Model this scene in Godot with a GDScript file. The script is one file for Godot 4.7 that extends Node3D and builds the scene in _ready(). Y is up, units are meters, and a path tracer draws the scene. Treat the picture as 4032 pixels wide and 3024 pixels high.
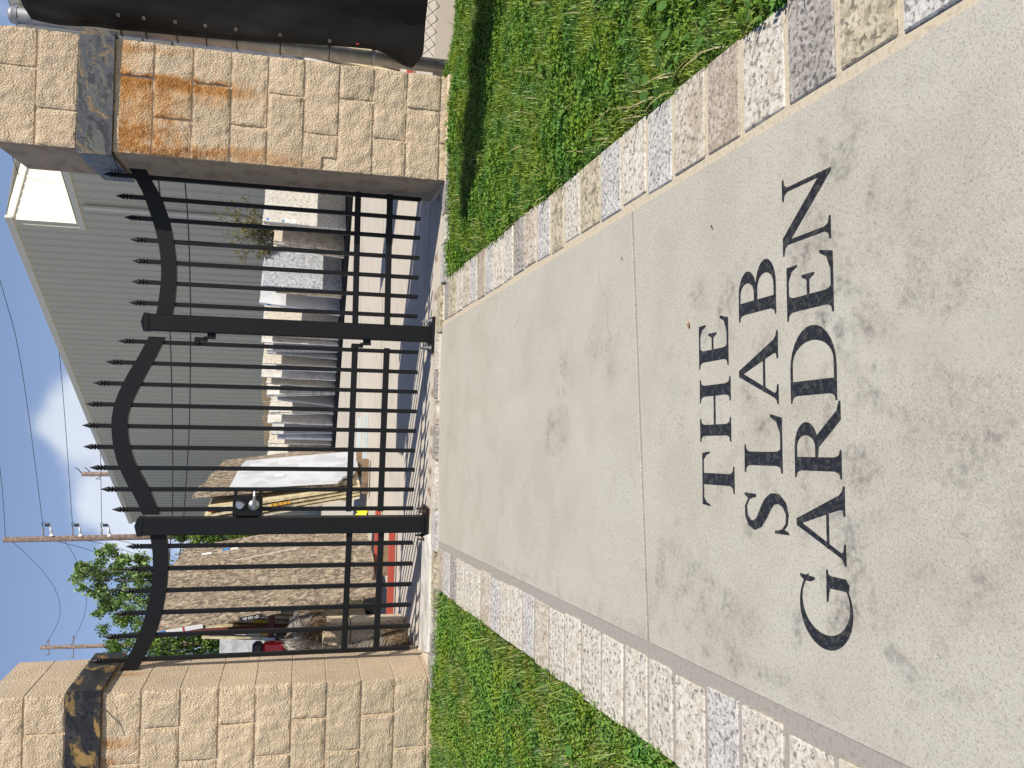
extends Node3D
# A walled pedestrian gate at the head of a sloping concrete walk, seen in a photograph taken with the camera turned on its side.

const PITCH := 13.6
const ROLL := 1.79
const EYE := 0.705
const SUN := Vector3(1.8, 2.42, 1.76)
const SLOPE := 0.0686            # the walk climbs towards the gate
const WALK_TURN := 4.6           # degrees the walk is turned from the gate's normal
const GATE_Z := -5.5
const YARD_Y := -0.075

var rng := RandomNumberGenerator.new()
var M := {}
var lut := PackedByteArray()     # linear 0..4095 to sRGB byte
var taken := {}

# ---------------------------------------------------------------- naming, tagging
func numbered(called: String) -> String:
	var n: int = taken.get(called, 0)
	taken[called] = n + 1
	return called if n == 0 else "%s_%03d" % [called, n]

func thing(called: String, label: String, category: String, group := "") -> Node3D:
	var o := Node3D.new()
	o.name = numbered(called)
	add_child(o, true)
	tag(o, label, category, group)
	return o

func tag(o: Node, label: String, category: String, group := "") -> void:
	o.set_meta("label", label)
	o.set_meta("category", category)
	if group != "":
		o.set_meta("group", group)

func struct_node(called: String) -> Node3D:
	var o := Node3D.new()
	o.name = numbered(called)
	add_child(o, true)
	o.set_meta("kind", "structure")
	return o

func obj(called: String, st: SurfaceTool, mat: Material, parent: Node3D = null, smooth := false) -> MeshInstance3D:
	st.generate_normals()
	return put(called, st.commit(), mat, parent)

func put(called: String, mesh: Mesh, mat: Material, parent: Node3D = null) -> MeshInstance3D:
	var o := MeshInstance3D.new()
	o.mesh = mesh
	o.material_override = mat
	if parent == null:
		o.name = numbered(called)
		add_child(o, true)
	else:
		var n := 0
		for c in parent.get_children():
			if c.has_meta("base_name") and c.get_meta("base_name") == called:
				n += 1
		o.name = called if n == 0 else "%s_%03d" % [called, n]
		o.set_meta("base_name", called)
		parent.add_child(o, true)
	return o

func struct_mesh(called: String, st: SurfaceTool, mat: Material) -> MeshInstance3D:
	var o := obj(called, st, mat)
	o.set_meta("kind", "structure")
	return o

# ---------------------------------------------------------------- shapes
func mb(smooth := false) -> SurfaceTool:
	var st := SurfaceTool.new()
	st.begin(Mesh.PRIMITIVE_TRIANGLES)
	st.set_smooth_group(0 if smooth else -1)
	return st

func tri(st: SurfaceTool, a: Vector3, b: Vector3, c: Vector3, out: Vector3, uv := []) -> void:
	# front faces run clockwise: turn the corners when they face away from out
	var flip := (b - a).cross(c - a).dot(out) > 0.0
	var order := [0, 2, 1] if flip else [0, 1, 2]
	var p := [a, b, c]
	for k in order:
		if uv.size() == 3:
			st.set_uv(uv[k])
		st.add_vertex(p[k])

func leaf_tri(st: SurfaceTool, a: Vector3, b: Vector3, c: Vector3, n: Vector3, col: Color) -> void:
	var flip := (b - a).cross(c - a).dot(n) > 0.0
	for v in ([a, c, b] if flip else [a, b, c]):
		st.set_normal(n)
		st.set_color(col)
		st.add_vertex(v)

func face(st: SurfaceTool, p: Array, out: Vector3, uv := []) -> void:
	for k in range(1, p.size() - 1):
		tri(st, p[0], p[k], p[k + 1], out, [uv[0], uv[k], uv[k + 1]] if uv.size() else [])

func box(st: SurfaceTool, c: Vector3, s: Vector3, bev := 0.0, xf := Transform3D()) -> void:
	var h := s * 0.5
	var b := minf(bev, minf(h.x, minf(h.y, h.z)) * 0.9)
	var corner := func(sx, sy, sz, ax):
		var v := Vector3(sx * h.x, sy * h.y, sz * h.z)
		if ax != 0: v.x -= sx * b
		if ax != 1: v.y -= sy * b
		if ax != 2: v.z -= sz * b
		return xf * (c + v)
	var o := xf * c
	var dirs := [Vector3(1, 0, 0), Vector3(0, 1, 0), Vector3(0, 0, 1)]
	for ax in 3:
		for sg in [-1, 1]:
			var out: Vector3 = xf.basis * (dirs[ax] * sg)
			var q := []
			for uv in [[-1, -1], [1, -1], [1, 1], [-1, 1]]:
				var s3 := [0, 0, 0]
				s3[ax] = sg
				s3[(ax + 1) % 3] = uv[0]
				s3[(ax + 2) % 3] = uv[1]
				q.append(corner.call(s3[0], s3[1], s3[2], ax))
			face(st, q, out)
	if b <= 0.0:
		return
	for ax in 3:      # edges that run along ax
		var u := (ax + 1) % 3
		var v := (ax + 2) % 3
		for su in [-1, 1]:
			for sv in [-1, 1]:
				var q := []
				for e in [[-1, u], [1, u], [1, v], [-1, v]]:
					var s3 := [0, 0, 0]
					s3[ax] = e[0]
					s3[u] = su
					s3[v] = sv
					q.append(corner.call(s3[0], s3[1], s3[2], e[1]))
				face(st, q, xf.basis * (dirs[u] * su + dirs[v] * sv))
	for sx in [-1, 1]:
		for sy in [-1, 1]:
			for sz in [-1, 1]:
				face(st, [corner.call(sx, sy, sz, 0), corner.call(sx, sy, sz, 1), corner.call(sx, sy, sz, 2)], xf.basis * Vector3(sx, sy, sz))

func tube(st: SurfaceTool, pts: Array, r: float, sides := 6, r_end := -1.0, cap := true) -> void:
	var rings := []
	var n := pts.size()
	for k in n:
		var d: Vector3 = (pts[mini(k + 1, n - 1)] - pts[maxi(k - 1, 0)]).normalized()
		var up := Vector3.UP if absf(d.y) < 0.9 else Vector3.RIGHT
		var a := d.cross(up).normalized()
		var b := d.cross(a)
		var rr := r if r_end < 0.0 else lerpf(r, r_end, float(k) / (n - 1))
		var ring := []
		for s in sides:
			var t := TAU * s / sides
			ring.append(pts[k] + (a * cos(t) + b * sin(t)) * rr)
		rings.append(ring)
	for k in n - 1:
		for s in sides:
			var s2 := (s + 1) % sides
			var q := [rings[k][s], rings[k][s2], rings[k + 1][s2], rings[k + 1][s]]
			face(st, q, (q[0] + q[1] + q[2] + q[3]) * 0.25 - (pts[k] + pts[k + 1]) * 0.5)
	if cap:
		face(st, rings[0], pts[0] - pts[1])
		face(st, rings[n - 1], pts[n - 1] - pts[n - 2])

func lathe(st: SurfaceTool, xf: Transform3D, prof: Array, sides := 8, square := false) -> void:
	# prof: Vector2(radius, height)
	for k in prof.size() - 1:
		for s in sides:
			var q := []
			for e in [[k, s], [k, s + 1], [k + 1, s + 1], [k + 1, s]]:
				var t: float = TAU * (e[1] + (0.5 if square else 0.0)) / sides
				var p: Vector2 = prof[e[0]]
				q.append(xf * Vector3(p.x * cos(t), p.y, p.x * sin(t)))
			var tm := TAU * (s + 0.5 + (0.5 if square else 0.0)) / sides
			var slope: Vector2 = prof[k + 1] - prof[k]
			var out := Vector3(cos(tm) * slope.y, -slope.x, sin(tm) * slope.y)
			if slope.y == 0.0:
				out = Vector3(0, 1 if slope.x < 0 else -1, 0)
			face(st, q, xf.basis * out)

func prism(st: SurfaceTool, poly: PackedVector2Array, xf: Transform3D, depth: float, back := true, uvs := 1.0) -> void:
	# the outline lies in local x, y; it is pushed from z = 0 to z = -depth
	var idx := Geometry2D.triangulate_polygon(poly)
	for k in range(0, idx.size(), 3):
		var a := poly[idx[k]]
		var b := poly[idx[k + 1]]
		var c := poly[idx[k + 2]]
		tri(st, xf * Vector3(a.x, a.y, 0), xf * Vector3(b.x, b.y, 0), xf * Vector3(c.x, c.y, 0), xf.basis.z, [a * uvs, b * uvs, c * uvs])
		if back:
			tri(st, xf * Vector3(a.x, a.y, -depth), xf * Vector3(b.x, b.y, -depth), xf * Vector3(c.x, c.y, -depth), -xf.basis.z, [a * uvs, b * uvs, c * uvs])
	var cw := Geometry2D.is_polygon_clockwise(poly)
	for k in poly.size():
		var a := poly[k]
		var b := poly[(k + 1) % poly.size()]
		var e := b - a
		var nrm := Vector3(e.y, -e.x, 0) * (-1.0 if cw else 1.0)
		face(st, [xf * Vector3(a.x, a.y, 0), xf * Vector3(b.x, b.y, 0), xf * Vector3(b.x, b.y, -depth), xf * Vector3(a.x, a.y, -depth)], xf.basis * nrm, [a * uvs, b * uvs, b * uvs + Vector2(0.03, 0), a * uvs + Vector2(0.03, 0)])

# ---------------------------------------------------------------- textures
func make_lut() -> void:
	lut.resize(4096)
	for k in 4096:
		lut[k] = int(round(Color(k / 4095.0, 0, 0).linear_to_srgb().r * 255.0))

func nb(w: int, h: int, freq: float, sd: int, oct := 4, kind := FastNoiseLite.TYPE_SIMPLEX_SMOOTH, seamless := true, warp := 0.0, ret := FastNoiseLite.RETURN_DISTANCE) -> Image:
	var n := FastNoiseLite.new()
	n.seed = sd
	n.noise_type = kind
	n.frequency = freq
	n.fractal_octaves = oct
	if oct <= 1:
		n.fractal_type = FastNoiseLite.FRACTAL_NONE
	n.cellular_return_type = ret
	if warp > 0.0:
		n.domain_warp_enabled = true
		n.domain_warp_amplitude = warp
		n.domain_warp_frequency = freq * 1.3
	return n.get_seamless_image(w, h, false, false, 0.15, true) if seamless else n.get_image(w, h, false, false, true)

func layered(w: int, h: int, base: Color, layers: Array) -> PackedFloat32Array:
	# layers: [noise image, low, high, linear colour, strength]
	var px := PackedFloat32Array()
	px.resize(w * h * 3)
	var n := w * h
	for i in n:
		px[i * 3] = base.r
		px[i * 3 + 1] = base.g
		px[i * 3 + 2] = base.b
	for l in layers:
		var d: PackedByteArray = l[0].get_data()
		var t := PackedFloat32Array()
		t.resize(256)
		for k in 256:
			t[k] = smoothstep(l[1], l[2], k / 255.0) * l[4]
		var c: Color = l[3]
		for i in n:
			var f := t[d[i]]
			if f > 0.004:
				var j := i * 3
				px[j] += (c.r - px[j]) * f
				px[j + 1] += (c.g - px[j + 1]) * f
				px[j + 2] += (c.b - px[j + 2]) * f
	return px

func to_tex(px: PackedFloat32Array, w: int, h: int) -> ImageTexture:
	var by := PackedByteArray()
	by.resize(px.size())
	for i in px.size():
		by[i] = lut[clampi(int(px[i] * 4095.0), 0, 4095)]
	return ImageTexture.create_from_image(Image.create_from_data(w, h, false, Image.FORMAT_RGB8, by))

func normal_tex(im: Image, strength: float) -> ImageTexture:
	var c: Image = im.duplicate()
	c.bump_map_to_normal_map(strength)
	return ImageTexture.create_from_image(c)

func lin(r: float, g: float, b: float) -> Color:
	return Color(r, g, b).linear_to_srgb()

func plain(r: float, g: float, b: float, rough := 0.7, metal := 0.0) -> StandardMaterial3D:
	var m := StandardMaterial3D.new()
	m.albedo_color = lin(r, g, b)
	m.roughness = rough
	m.metallic = metal
	return m

func textured(t: Texture2D, rough: float, scale := 0.0, normal: Texture2D = null, nscale := 1.0) -> StandardMaterial3D:
	# scale > 0: laid on by triplanar mapping, repeats per metre
	var m := StandardMaterial3D.new()
	m.albedo_texture = t
	m.roughness = rough
	if scale > 0.0:
		m.uv1_triplanar = true
		m.uv1_world_triplanar = true
		m.uv1_scale = Vector3.ONE * scale
	if normal:
		m.normal_enabled = true
		m.normal_texture = normal
		m.normal_scale = nscale
	return m

const SIMPLEX := FastNoiseLite.TYPE_SIMPLEX_SMOOTH
const CELL := FastNoiseLite.TYPE_CELLULAR

func granite(sd: int, base: Color, cloud: Color, dark: Color, dark_amount: float, light: Color, grain := 0.05, size := 256) -> ImageTexture:
	var px := layered(size, size, base, [
		[nb(size, size, 0.012, sd, 3), 0.35, 0.75, cloud, 0.85],
		[nb(size, size, grain, sd + 1, 2, CELL, true, 6.0, FastNoiseLite.RETURN_CELL_VALUE), 0.5, 0.85, light, 0.6],
		[nb(size, size, grain * 0.9, sd + 5, 2, SIMPLEX, true, 14.0), 0.55, 0.66, cloud * 0.72, 0.75],
		[nb(size, size, grain * 0.8, sd + 2, 3, SIMPLEX, true, 12.0), 0.78 - dark_amount * 0.42, 0.86 - dark_amount * 0.42, dark, 0.85],
		[nb(size, size, grain * 2.2, sd + 3, 2), 0.64, 0.8, dark.lerp(cloud, 0.3), 0.6],
		[nb(size, size, 0.3, sd + 4, 1), 0.3, 0.9, light, 0.18]])
	return to_tex(px, size, size)

func flaked(sd: int) -> ImageTexture:
	# coarse brown granite: hard-edged flakes of tan, brown and near black
	var n := 512
	var a := nb(n, n, 0.11, sd, 1, CELL, true, 10.0, FastNoiseLite.RETURN_CELL_VALUE)
	var b := nb(n, n, 0.16, sd + 1, 1, CELL, true, 8.0, FastNoiseLite.RETURN_CELL_VALUE)
	return to_tex(layered(n, n, Color(0.30, 0.235, 0.165), [
		[nb(n, n, 0.01, sd + 2, 3), 0.4, 0.7, Color(0.34, 0.26, 0.17), 0.8],
		[a, 0.52, 0.58, Color(0.46, 0.37, 0.265), 0.9],
		[a, 0.78, 0.82, Color(0.60, 0.50, 0.37), 0.9],
		[b, 0.70, 0.74, Color(0.085, 0.065, 0.05), 0.9],
		[b, 0.10, 0.02, Color(0.20, 0.155, 0.11), 0.9]]), n, n)

func make_materials() -> void:
	make_lut()
	M.black_iron = plain(0.0045, 0.005, 0.006, 0.5)
	M.black_iron.metallic_specular = 0.4
	M.rust_iron = plain(0.06, 0.03, 0.018, 0.8)
	M.steel = plain(0.5, 0.5, 0.5, 0.3, 1.0)
	M.satin = plain(0.42, 0.43, 0.44, 0.45, 1.0)
	M.dark = plain(0.02, 0.02, 0.02, 0.9)
	M.galv = textured(to_tex(layered(128, 128, Color(0.34, 0.35, 0.36), [[nb(128, 128, 0.03, 5, 3, CELL, true, 0, FastNoiseLite.RETURN_CELL_VALUE), 0.3, 0.8, Color(0.5, 0.51, 0.52), 0.8], [nb(128, 128, 0.015, 6, 3), 0.55, 0.8, Color(0.25, 0.2, 0.15), 0.6]]), 128, 128), 0.5, 3.0)
	M.galv.metallic = 0.55
	M.red_steel = plain(0.42, 0.075, 0.05, 0.6)
	M.maroon = plain(0.13, 0.03, 0.025, 0.6)  # darker copy of the red steel: shade on upright and cross bar put into colour
	M.parge_shaded = textured(to_tex(layered(128, 256, Color(0.37, 0.295, 0.215), [[nb(128, 256, 0.02, 445, 4), 0.45, 0.8, Color(0.25, 0.19, 0.135), 0.8], [nb(128, 256, 0.2, 446, 2), 0.5, 0.9, Color(0.42, 0.34, 0.25), 0.4]]), 128, 256), 0.95, 1.5)  # flank coat darkened: its deep shade is put into the colour
	M.white_sticker = plain(0.78, 0.78, 0.78, 0.6)
	M.blue_sticker = plain(0.03, 0.22, 0.62, 0.6)
	M.red_sticker = plain(0.5, 0.04, 0.06, 0.6)
	M.orange_tag = plain(0.75, 0.42, 0.05, 0.7)
	M.white_paint = plain(0.8, 0.8, 0.8, 0.7)
	M.black_paint = plain(0.02, 0.02, 0.022, 0.7)
	M.red_lens = plain(0.62, 0.012, 0.02, 0.15)
	M.insulator = plain(0.75, 0.76, 0.78, 0.35)
	M.yellow = plain(0.75, 0.7, 0.03, 0.6)
	M.timber = textured(to_tex(layered(128, 128, Color(0.26, 0.18, 0.11), [[nb(128, 128, 0.03, 15, 4), 0.4, 0.8, Color(0.12, 0.09, 0.06), 0.8]]), 128, 128), 0.9, 2.0)
	M.orange_wood = plain(0.4, 0.16, 0.05, 0.8)
	M.pole_wood = textured(to_tex(layered(128, 256, Color(0.19, 0.13, 0.10), [[nb(128, 256, 0.02, 25, 4), 0.4, 0.7, Color(0.34, 0.29, 0.25), 0.8], [nb(128, 256, 0.06, 26, 3), 0.5, 0.8, Color(0.07, 0.04, 0.03), 0.8]]), 128, 256), 0.95, 0.8)
	M.wire = plain(0.03, 0.03, 0.035, 0.6)
	M.fabric = textured(to_tex(layered(128, 128, Color(0.0035, 0.0035, 0.004), [[nb(128, 128, 0.25, 35, 2), 0.4, 0.9, Color(0.007, 0.007, 0.0075), 0.8]]), 128, 128), 0.7, 4.0)
	# split-face block
	var bump := nb(512, 1024, 0.17, 41, 4)
	M.block_bump = normal_tex(bump, 4.5)
	M.pillar_right = pillar_material(51, true)
	M.pillar_left = pillar_material(61, false)
	M.mortar = textured(to_tex(layered(128, 128, Color(0.66, 0.54, 0.385), [[nb(128, 128, 0.05, 45, 4), 0.4, 0.8, Color(0.52, 0.41, 0.28), 0.7]]), 128, 128), 0.95, 4.0, normal_tex(nb(128, 128, 0.1, 46, 3), 3.0), 0.8)
	# slate bands
	M.slate_right = slate(71, Color(0.075, 0.08, 0.094), Color(0.23, 0.155, 0.075), Color(0.14, 0.145, 0.12), 0.02)
	M.slate_right.uv1_offset = Vector3(0.215, 0.1, 0)
	M.slate_left = slate(81, Color(0.022, 0.022, 0.024), Color(0.24, 0.15, 0.05), Color(0.05, 0.045, 0.04), 0.17)
	M.slate_left.uv1_offset = Vector3(0.66, 0.3, 0)
	# concrete
	M.yard = textured(to_tex(layered(512, 512, Color(0.60, 0.54, 0.455), [[nb(512, 512, 0.012, 91, 5), 0.45, 0.8, Color(0.50, 0.45, 0.375), 0.7], [nb(512, 512, 0.3, 92, 2), 0.4, 0.9, Color(0.64, 0.58, 0.5), 0.4]]), 512, 512), 0.9, 0.35)
	M.mortar_cream = textured(to_tex(layered(128, 128, Color(0.6, 0.52, 0.39), [[nb(128, 128, 0.12, 95, 4), 0.5, 0.8, Color(0.42, 0.36, 0.28), 0.7]]), 128, 128), 0.95, 4.0)
	M.mortar_grey = textured(to_tex(layered(128, 128, Color(0.36, 0.335, 0.295), [[nb(128, 128, 0.12, 96, 4), 0.5, 0.8, Color(0.26, 0.24, 0.21), 0.7]]), 128, 128), 0.95, 4.0)
	M.groove = plain(0.02, 0.018, 0.016, 0.95)
	M.kerb = textured(to_tex(layered(256, 256, Color(0.5, 0.48, 0.41), [[nb(256, 256, 0.02, 391, 4), 0.4, 0.8, Color(0.42, 0.4, 0.34), 0.8], [nb(256, 256, 0.3, 392, 2), 0.55, 0.85, Color(0.28, 0.26, 0.22), 0.5]]), 256, 256), 0.9, 1.2)
	M.inlay = textured(to_tex(layered(256, 256, Color(0.017, 0.019, 0.023), [[nb(256, 256, 0.05, 98, 4), 0.52, 0.78, Color(0.06, 0.06, 0.058), 0.9], [nb(256, 256, 0.16, 97, 2), 0.7, 0.86, Color(0.16, 0.15, 0.14), 0.7]]), 256, 256), 0.5, 3.5)
	# granite of the borders
	var cream := Color(0.62, 0.55, 0.46)
	M.border = []
	var looks := [
		[Color(0.68, 0.64, 0.56), Color(0.55, 0.49, 0.40), Color(0.09, 0.08, 0.075), 0.30, Color(0.79, 0.77, 0.71), 0.085],
		[Color(0.61, 0.56, 0.465), Color(0.48, 0.40, 0.30), Color(0.11, 0.09, 0.075), 0.30, Color(0.72, 0.68, 0.60), 0.07],
		[Color(0.62, 0.60, 0.565), Color(0.49, 0.47, 0.44), Color(0.08, 0.078, 0.078), 0.35, Color(0.76, 0.75, 0.72), 0.095],
		[Color(0.58, 0.515, 0.37), Color(0.38, 0.33, 0.225), Color(0.10, 0.085, 0.065), 0.32, Color(0.70, 0.64, 0.5), 0.06],
		[Color(0.53, 0.455, 0.365), Color(0.40, 0.325, 0.25), Color(0.13, 0.105, 0.085), 0.28, Color(0.65, 0.585, 0.5), 0.11],
		[Color(0.45, 0.415, 0.375), Color(0.34, 0.31, 0.275), Color(0.045, 0.045, 0.048), 0.42, Color(0.61, 0.58, 0.54), 0.10],
		[Color(0.70, 0.66, 0.58), Color(0.59, 0.53, 0.43), Color(0.075, 0.065, 0.058), 0.28, Color(0.8, 0.78, 0.72), 0.075]]
	for k in looks.size():
		var L = looks[k]
		M.border.append(textured(granite(100 + k * 10, L[0], L[1], L[2], L[3], L[4], L[5]), 0.75, 2.6))
	# slabs of the yard
	M.slab = {
		"white_speckled": textured(granite(201, Color(0.72, 0.69, 0.62), Color(0.66, 0.63, 0.57), Color(0.22, 0.2, 0.18), 0.22, Color(0.8, 0.78, 0.73), 0.09), 0.35, 0.6),
		"cream_veined": textured(granite(211, Color(0.74, 0.67, 0.55), Color(0.68, 0.60, 0.47), Color(0.08, 0.065, 0.05), 0.22, Color(0.8, 0.74, 0.62), 0.05), 0.4, 0.5),
		"grey_speckled": textured(granite(221, Color(0.50, 0.52, 0.56), Color(0.42, 0.44, 0.48), Color(0.08, 0.085, 0.1), 0.36, Color(0.75, 0.76, 0.78), 0.11), 0.35, 0.55),
		"cream": textured(granite(231, Color(0.72, 0.62, 0.40), Color(0.66, 0.55, 0.33), Color(0.35, 0.26, 0.14), 0.16, Color(0.8, 0.72, 0.52), 0.05), 0.6, 0.6),
		"blue_white": textured(granite(241, Color(0.74, 0.76, 0.80), Color(0.68, 0.71, 0.76), Color(0.62, 0.65, 0.70), 0.1, Color(0.8, 0.81, 0.84), 0.02), 0.3, 0.35),
		"beige_speckled": textured(granite(251, Color(0.72, 0.67, 0.57), Color(0.67, 0.61, 0.5), Color(0.26, 0.22, 0.17), 0.22, Color(0.76, 0.7, 0.6), 0.12), 0.45, 0.6),
		"dark_grey": textured(granite(261, Color(0.46, 0.47, 0.48), Color(0.42, 0.42, 0.43), Color(0.26, 0.26, 0.27), 0.2, Color(0.55, 0.55, 0.56), 0.1), 0.35, 0.6),
		"white": textured(granite(271, Color(0.76, 0.74, 0.69), Color(0.7, 0.68, 0.63), Color(0.45, 0.42, 0.38), 0.18, Color(0.8, 0.79, 0.75), 0.04), 0.4, 0.5),
		"brown_beige": textured(flaked(281), 0.3, 0.5),
		"grey": textured(granite(291, Color(0.60, 0.61, 0.62), Color(0.55, 0.56, 0.57), Color(0.36, 0.36, 0.37), 0.2, Color(0.68, 0.68, 0.69), 0.06), 0.4, 0.6),
		"ochre": textured(granite(301, Color(0.70, 0.52, 0.28), Color(0.62, 0.45, 0.22), Color(0.3, 0.18, 0.08), 0.2, Color(0.78, 0.66, 0.42), 0.05), 0.7, 0.6)}
	# metal building
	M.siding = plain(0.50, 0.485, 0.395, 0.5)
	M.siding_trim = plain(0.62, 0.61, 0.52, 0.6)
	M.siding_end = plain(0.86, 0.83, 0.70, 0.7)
	M.roof_metal = plain(0.5, 0.5, 0.47, 0.5)
	# green
	M.soil = textured(to_tex(layered(128, 128, Color(0.06, 0.085, 0.022), [[nb(128, 128, 0.06, 401, 4), 0.45, 0.8, Color(0.07, 0.055, 0.03), 0.8]]), 128, 128), 1.0, 2.0)
	M.grass = leafy(Color(0.16, 0.30, 0.04), 0.5)
	M.leaf = leafy(Color(0.16, 0.24, 0.05), 0.6)
	M.straw = StandardMaterial3D.new()
	M.straw.vertex_color_use_as_albedo = true
	M.straw.roughness = 0.9
	M.bark = plain(0.13, 0.11, 0.09, 0.95)
	M.twig = plain(0.3, 0.27, 0.22, 0.9)

func leafy(back: Color, rough: float) -> StandardMaterial3D:
	var m := StandardMaterial3D.new()
	m.vertex_color_use_as_albedo = true
	m.roughness = rough
	m.backlight_enabled = true
	m.backlight = back.linear_to_srgb()
	m.cull_mode = BaseMaterial3D.CULL_DISABLED
	return m

func slate(sd: int, base: Color, rust: Color, pale: Color, much: float) -> StandardMaterial3D:
	# folded quartzite: bands that flow aslant, ochre along some of them, dark cracks between
	var w := 256
	var n := FastNoiseLite.new()
	n.seed = sd
	n.noise_type = SIMPLEX
	n.frequency = 1.0
	n.fractal_octaves = 5
	n.fractal_gain = 0.55
	var px := PackedFloat32Array()
	px.resize(w * w * 3)
	for j in w:
		for i in w:
			var x := i / 256.0 * 6.7
			var y := j / 256.0 * 6.7
			var bend := n.get_noise_2d(x * 0.35, y * 0.35 + 50.0) * 1.6
			var u := x * 0.80 - y * 0.60 + bend
			var v := x * 0.60 + y * 0.80 + bend * 0.6
			var a := n.get_noise_2d(u * 0.35, v * 1.1)
			var b := n.get_noise_2d(u * 0.30 + 20.0, v * 0.9 + 7.0)
			var c := n.get_noise_2d(u * 0.9 + 40.0, v * 2.6)
			var col := base.lerp(pale, smoothstep(-0.1, 0.45, a) * 0.8)
			col = col.lerp(rust, smoothstep(0.20 - much, 0.42 - much, b + c * 0.45) * 0.85)
			col = col.lerp(rust * 1.55, smoothstep(0.42 - much, 0.60 - much, b + c * 0.5) * 0.7)
			col = col.lerp(base * 0.3, smoothstep(0.10, 0.30, c - b * 0.5) * 0.8)
			col = col * (0.85 + 0.3 * n.get_noise_2d(i * 0.35, j * 0.35) + 0.1)
			var k := (j * w + i) * 3
			px[k] = maxf(col.r, 0.0)
			px[k + 1] = maxf(col.g, 0.0)
			px[k + 2] = maxf(col.b, 0.0)
	return textured(to_tex(px, w, w), 0.42, 1.5)

func pillar_material(sd: int, rusty: bool) -> StandardMaterial3D:
	# the picture covers 0.64 m of width and 2.5 m of height (from y = 2.42 down to -0.08)
	var w := 320
	var h := 1250
	var px := layered(w, h, Color(0.64, 0.505, 0.355), [
		[nb(w, h, 0.008, sd, 4), 0.35, 0.75, Color(0.58, 0.46, 0.315), 0.8],
		[nb(w, h, 0.05, sd + 1, 3), 0.55, 0.85, Color(0.69, 0.56, 0.40), 0.6],
		[nb(w, h, 0.16, sd + 2, 2), 0.62, 0.86, Color(0.36, 0.25, 0.14), 0.6]])
	# every block has its own tone and a weathered patch
	var r4 := RandomNumberGenerator.new()
	r4.seed = sd
	var weather: PackedByteArray = nb(w, h, 0.012, sd + 6, 4).get_data()
	for c in 13:
		var tones := [r4.randf_range(0.90, 1.06), r4.randf_range(0.90, 1.06)]
		var grey := [r4.randf() * 0.3, r4.randf() * 0.3]
		for j in range(int((2.42 - 2.375 + c * 0.2032) / 2.5 * h), mini(h, int((2.42 - 2.375 + (c + 1) * 0.2032) / 2.5 * h))):
			for i in w:
				var b := 0 if i < w * (0.34 if c % 2 == 0 else 0.66) else 1
				var k := j * w + i
				var g: float = clampf(weather[k] / 255.0 * 2.0 - 1.05, 0, 1) * grey[b]
				for ch in 3:
					px[k * 3 + ch] = px[k * 3 + ch] * tones[b] * (1.0 - g) + g * 0.36
	var streak: PackedByteArray = nb(w, h, 0.02, sd + 3, 4).get_data()
	var fine: PackedByteArray = nb(w, h, 0.05, sd + 4, 4).get_data()
	# rust that runs down from the band: [u, from y, length, half width, strength]
	var runs := []
	if rusty:
		runs = [[0.20, 1.77, 0.42, 0.10, 0.8], [0.46, 1.77, 0.42, 0.10, 0.5], [0.66, 1.77, 0.75, 0.065, 1.0], [0.60, 1.76, 0.75, 0.11, 0.65], [0.06, 1.77, 1.25, 0.07, 0.75], [0.36, 1.58, 0.18, 0.05, 0.6], [0.93, 1.77, 0.42, 0.04, 0.45], [0.63, 1.42, 0.5, 0.05, 0.6], [0.8, 1.77, 0.12, 0.3, 0.35], [0.3, 1.77, 0.26, 0.3, 0.45], [0.12, 1.2, 0.4, 0.04, 0.35]]
	else:
		runs = [[0.55, 1.77, 0.22, 0.05, 0.6], [0.38, 1.77, 0.16, 0.05, 0.55], [0.25, 1.77, 0.3, 0.06, 0.5], [0.12, 1.77, 0.25, 0.05, 0.5], [0.02, 1.77, 0.3, 0.03, 0.6]]
	for r in runs:
		for j in range(int((2.42 - r[1]) / 2.5 * h), mini(h, int((2.42 - r[1] + r[2]) / 2.5 * h))):
			var y := 2.42 - 2.5 * j / h
			var f: float = (r[1] - y) / r[2]
			for i in range(maxi(0, int((r[0] - r[3] * 2) * w)), mini(w, int((r[0] + r[3] * 2) * w))):
				var k := j * w + i
				var wob := (streak[k] / 255.0 - 0.5) * 1.4
				var d: float = absf(i / float(w) - r[0]) / r[3] + wob
				var a: float = clampf(1.35 - d, 0, 1) * (1.0 - f * f) * r[4] * (0.6 + 1.1 * fine[k] / 255.0)
				a = clampf(a, 0, 0.92)
				var c := Color(0.46, 0.2, 0.04).lerp(Color(0.2, 0.075, 0.02), clampf(a * 1.6 - 0.75, 0, 1))
				px[k * 3] += (c.r - px[k * 3]) * a
				px[k * 3 + 1] += (c.g - px[k * 3 + 1]) * a
				px[k * 3 + 2] += (c.b - px[k * 3 + 2]) * a
	var m := textured(to_tex(px, w, h), 0.95, 0.0, M.block_bump, 1.0)
	return m

# ---------------------------------------------------------------- the walk's own frame: s along it from the camera, t across, h above
func wp(s: float, t: float, h := 0.0) -> Vector3:
	var th := deg_to_rad(WALK_TURN)
	var sh := s * cos(atan(SLOPE * cos(th)))
	var x := t * cos(th) - sh * sin(th)
	var z := -t * sin(th) - sh * cos(th)
	return Vector3(x, ground_y(z) + h, z)

func ground_y(z: float) -> float:
	return -0.10 - SLOPE * (z + 5.05)

func seen(p: Vector3, margin := 0.12) -> bool:
	# is the point near the part of the place that the photograph shows
	var pi_ := deg_to_rad(PITCH)
	var v := p - Vector3(0, EYE, 0)
	var w := -v.y * sin(pi_) - v.z * cos(pi_)
	if w < 0.3:
		return false
	var x := v.x / w
	var y := (v.y * cos(pi_) - v.z * sin(pi_)) / w
	return absf(x) < 0.454 + margin and absf(y) < 0.605 + margin

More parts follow.
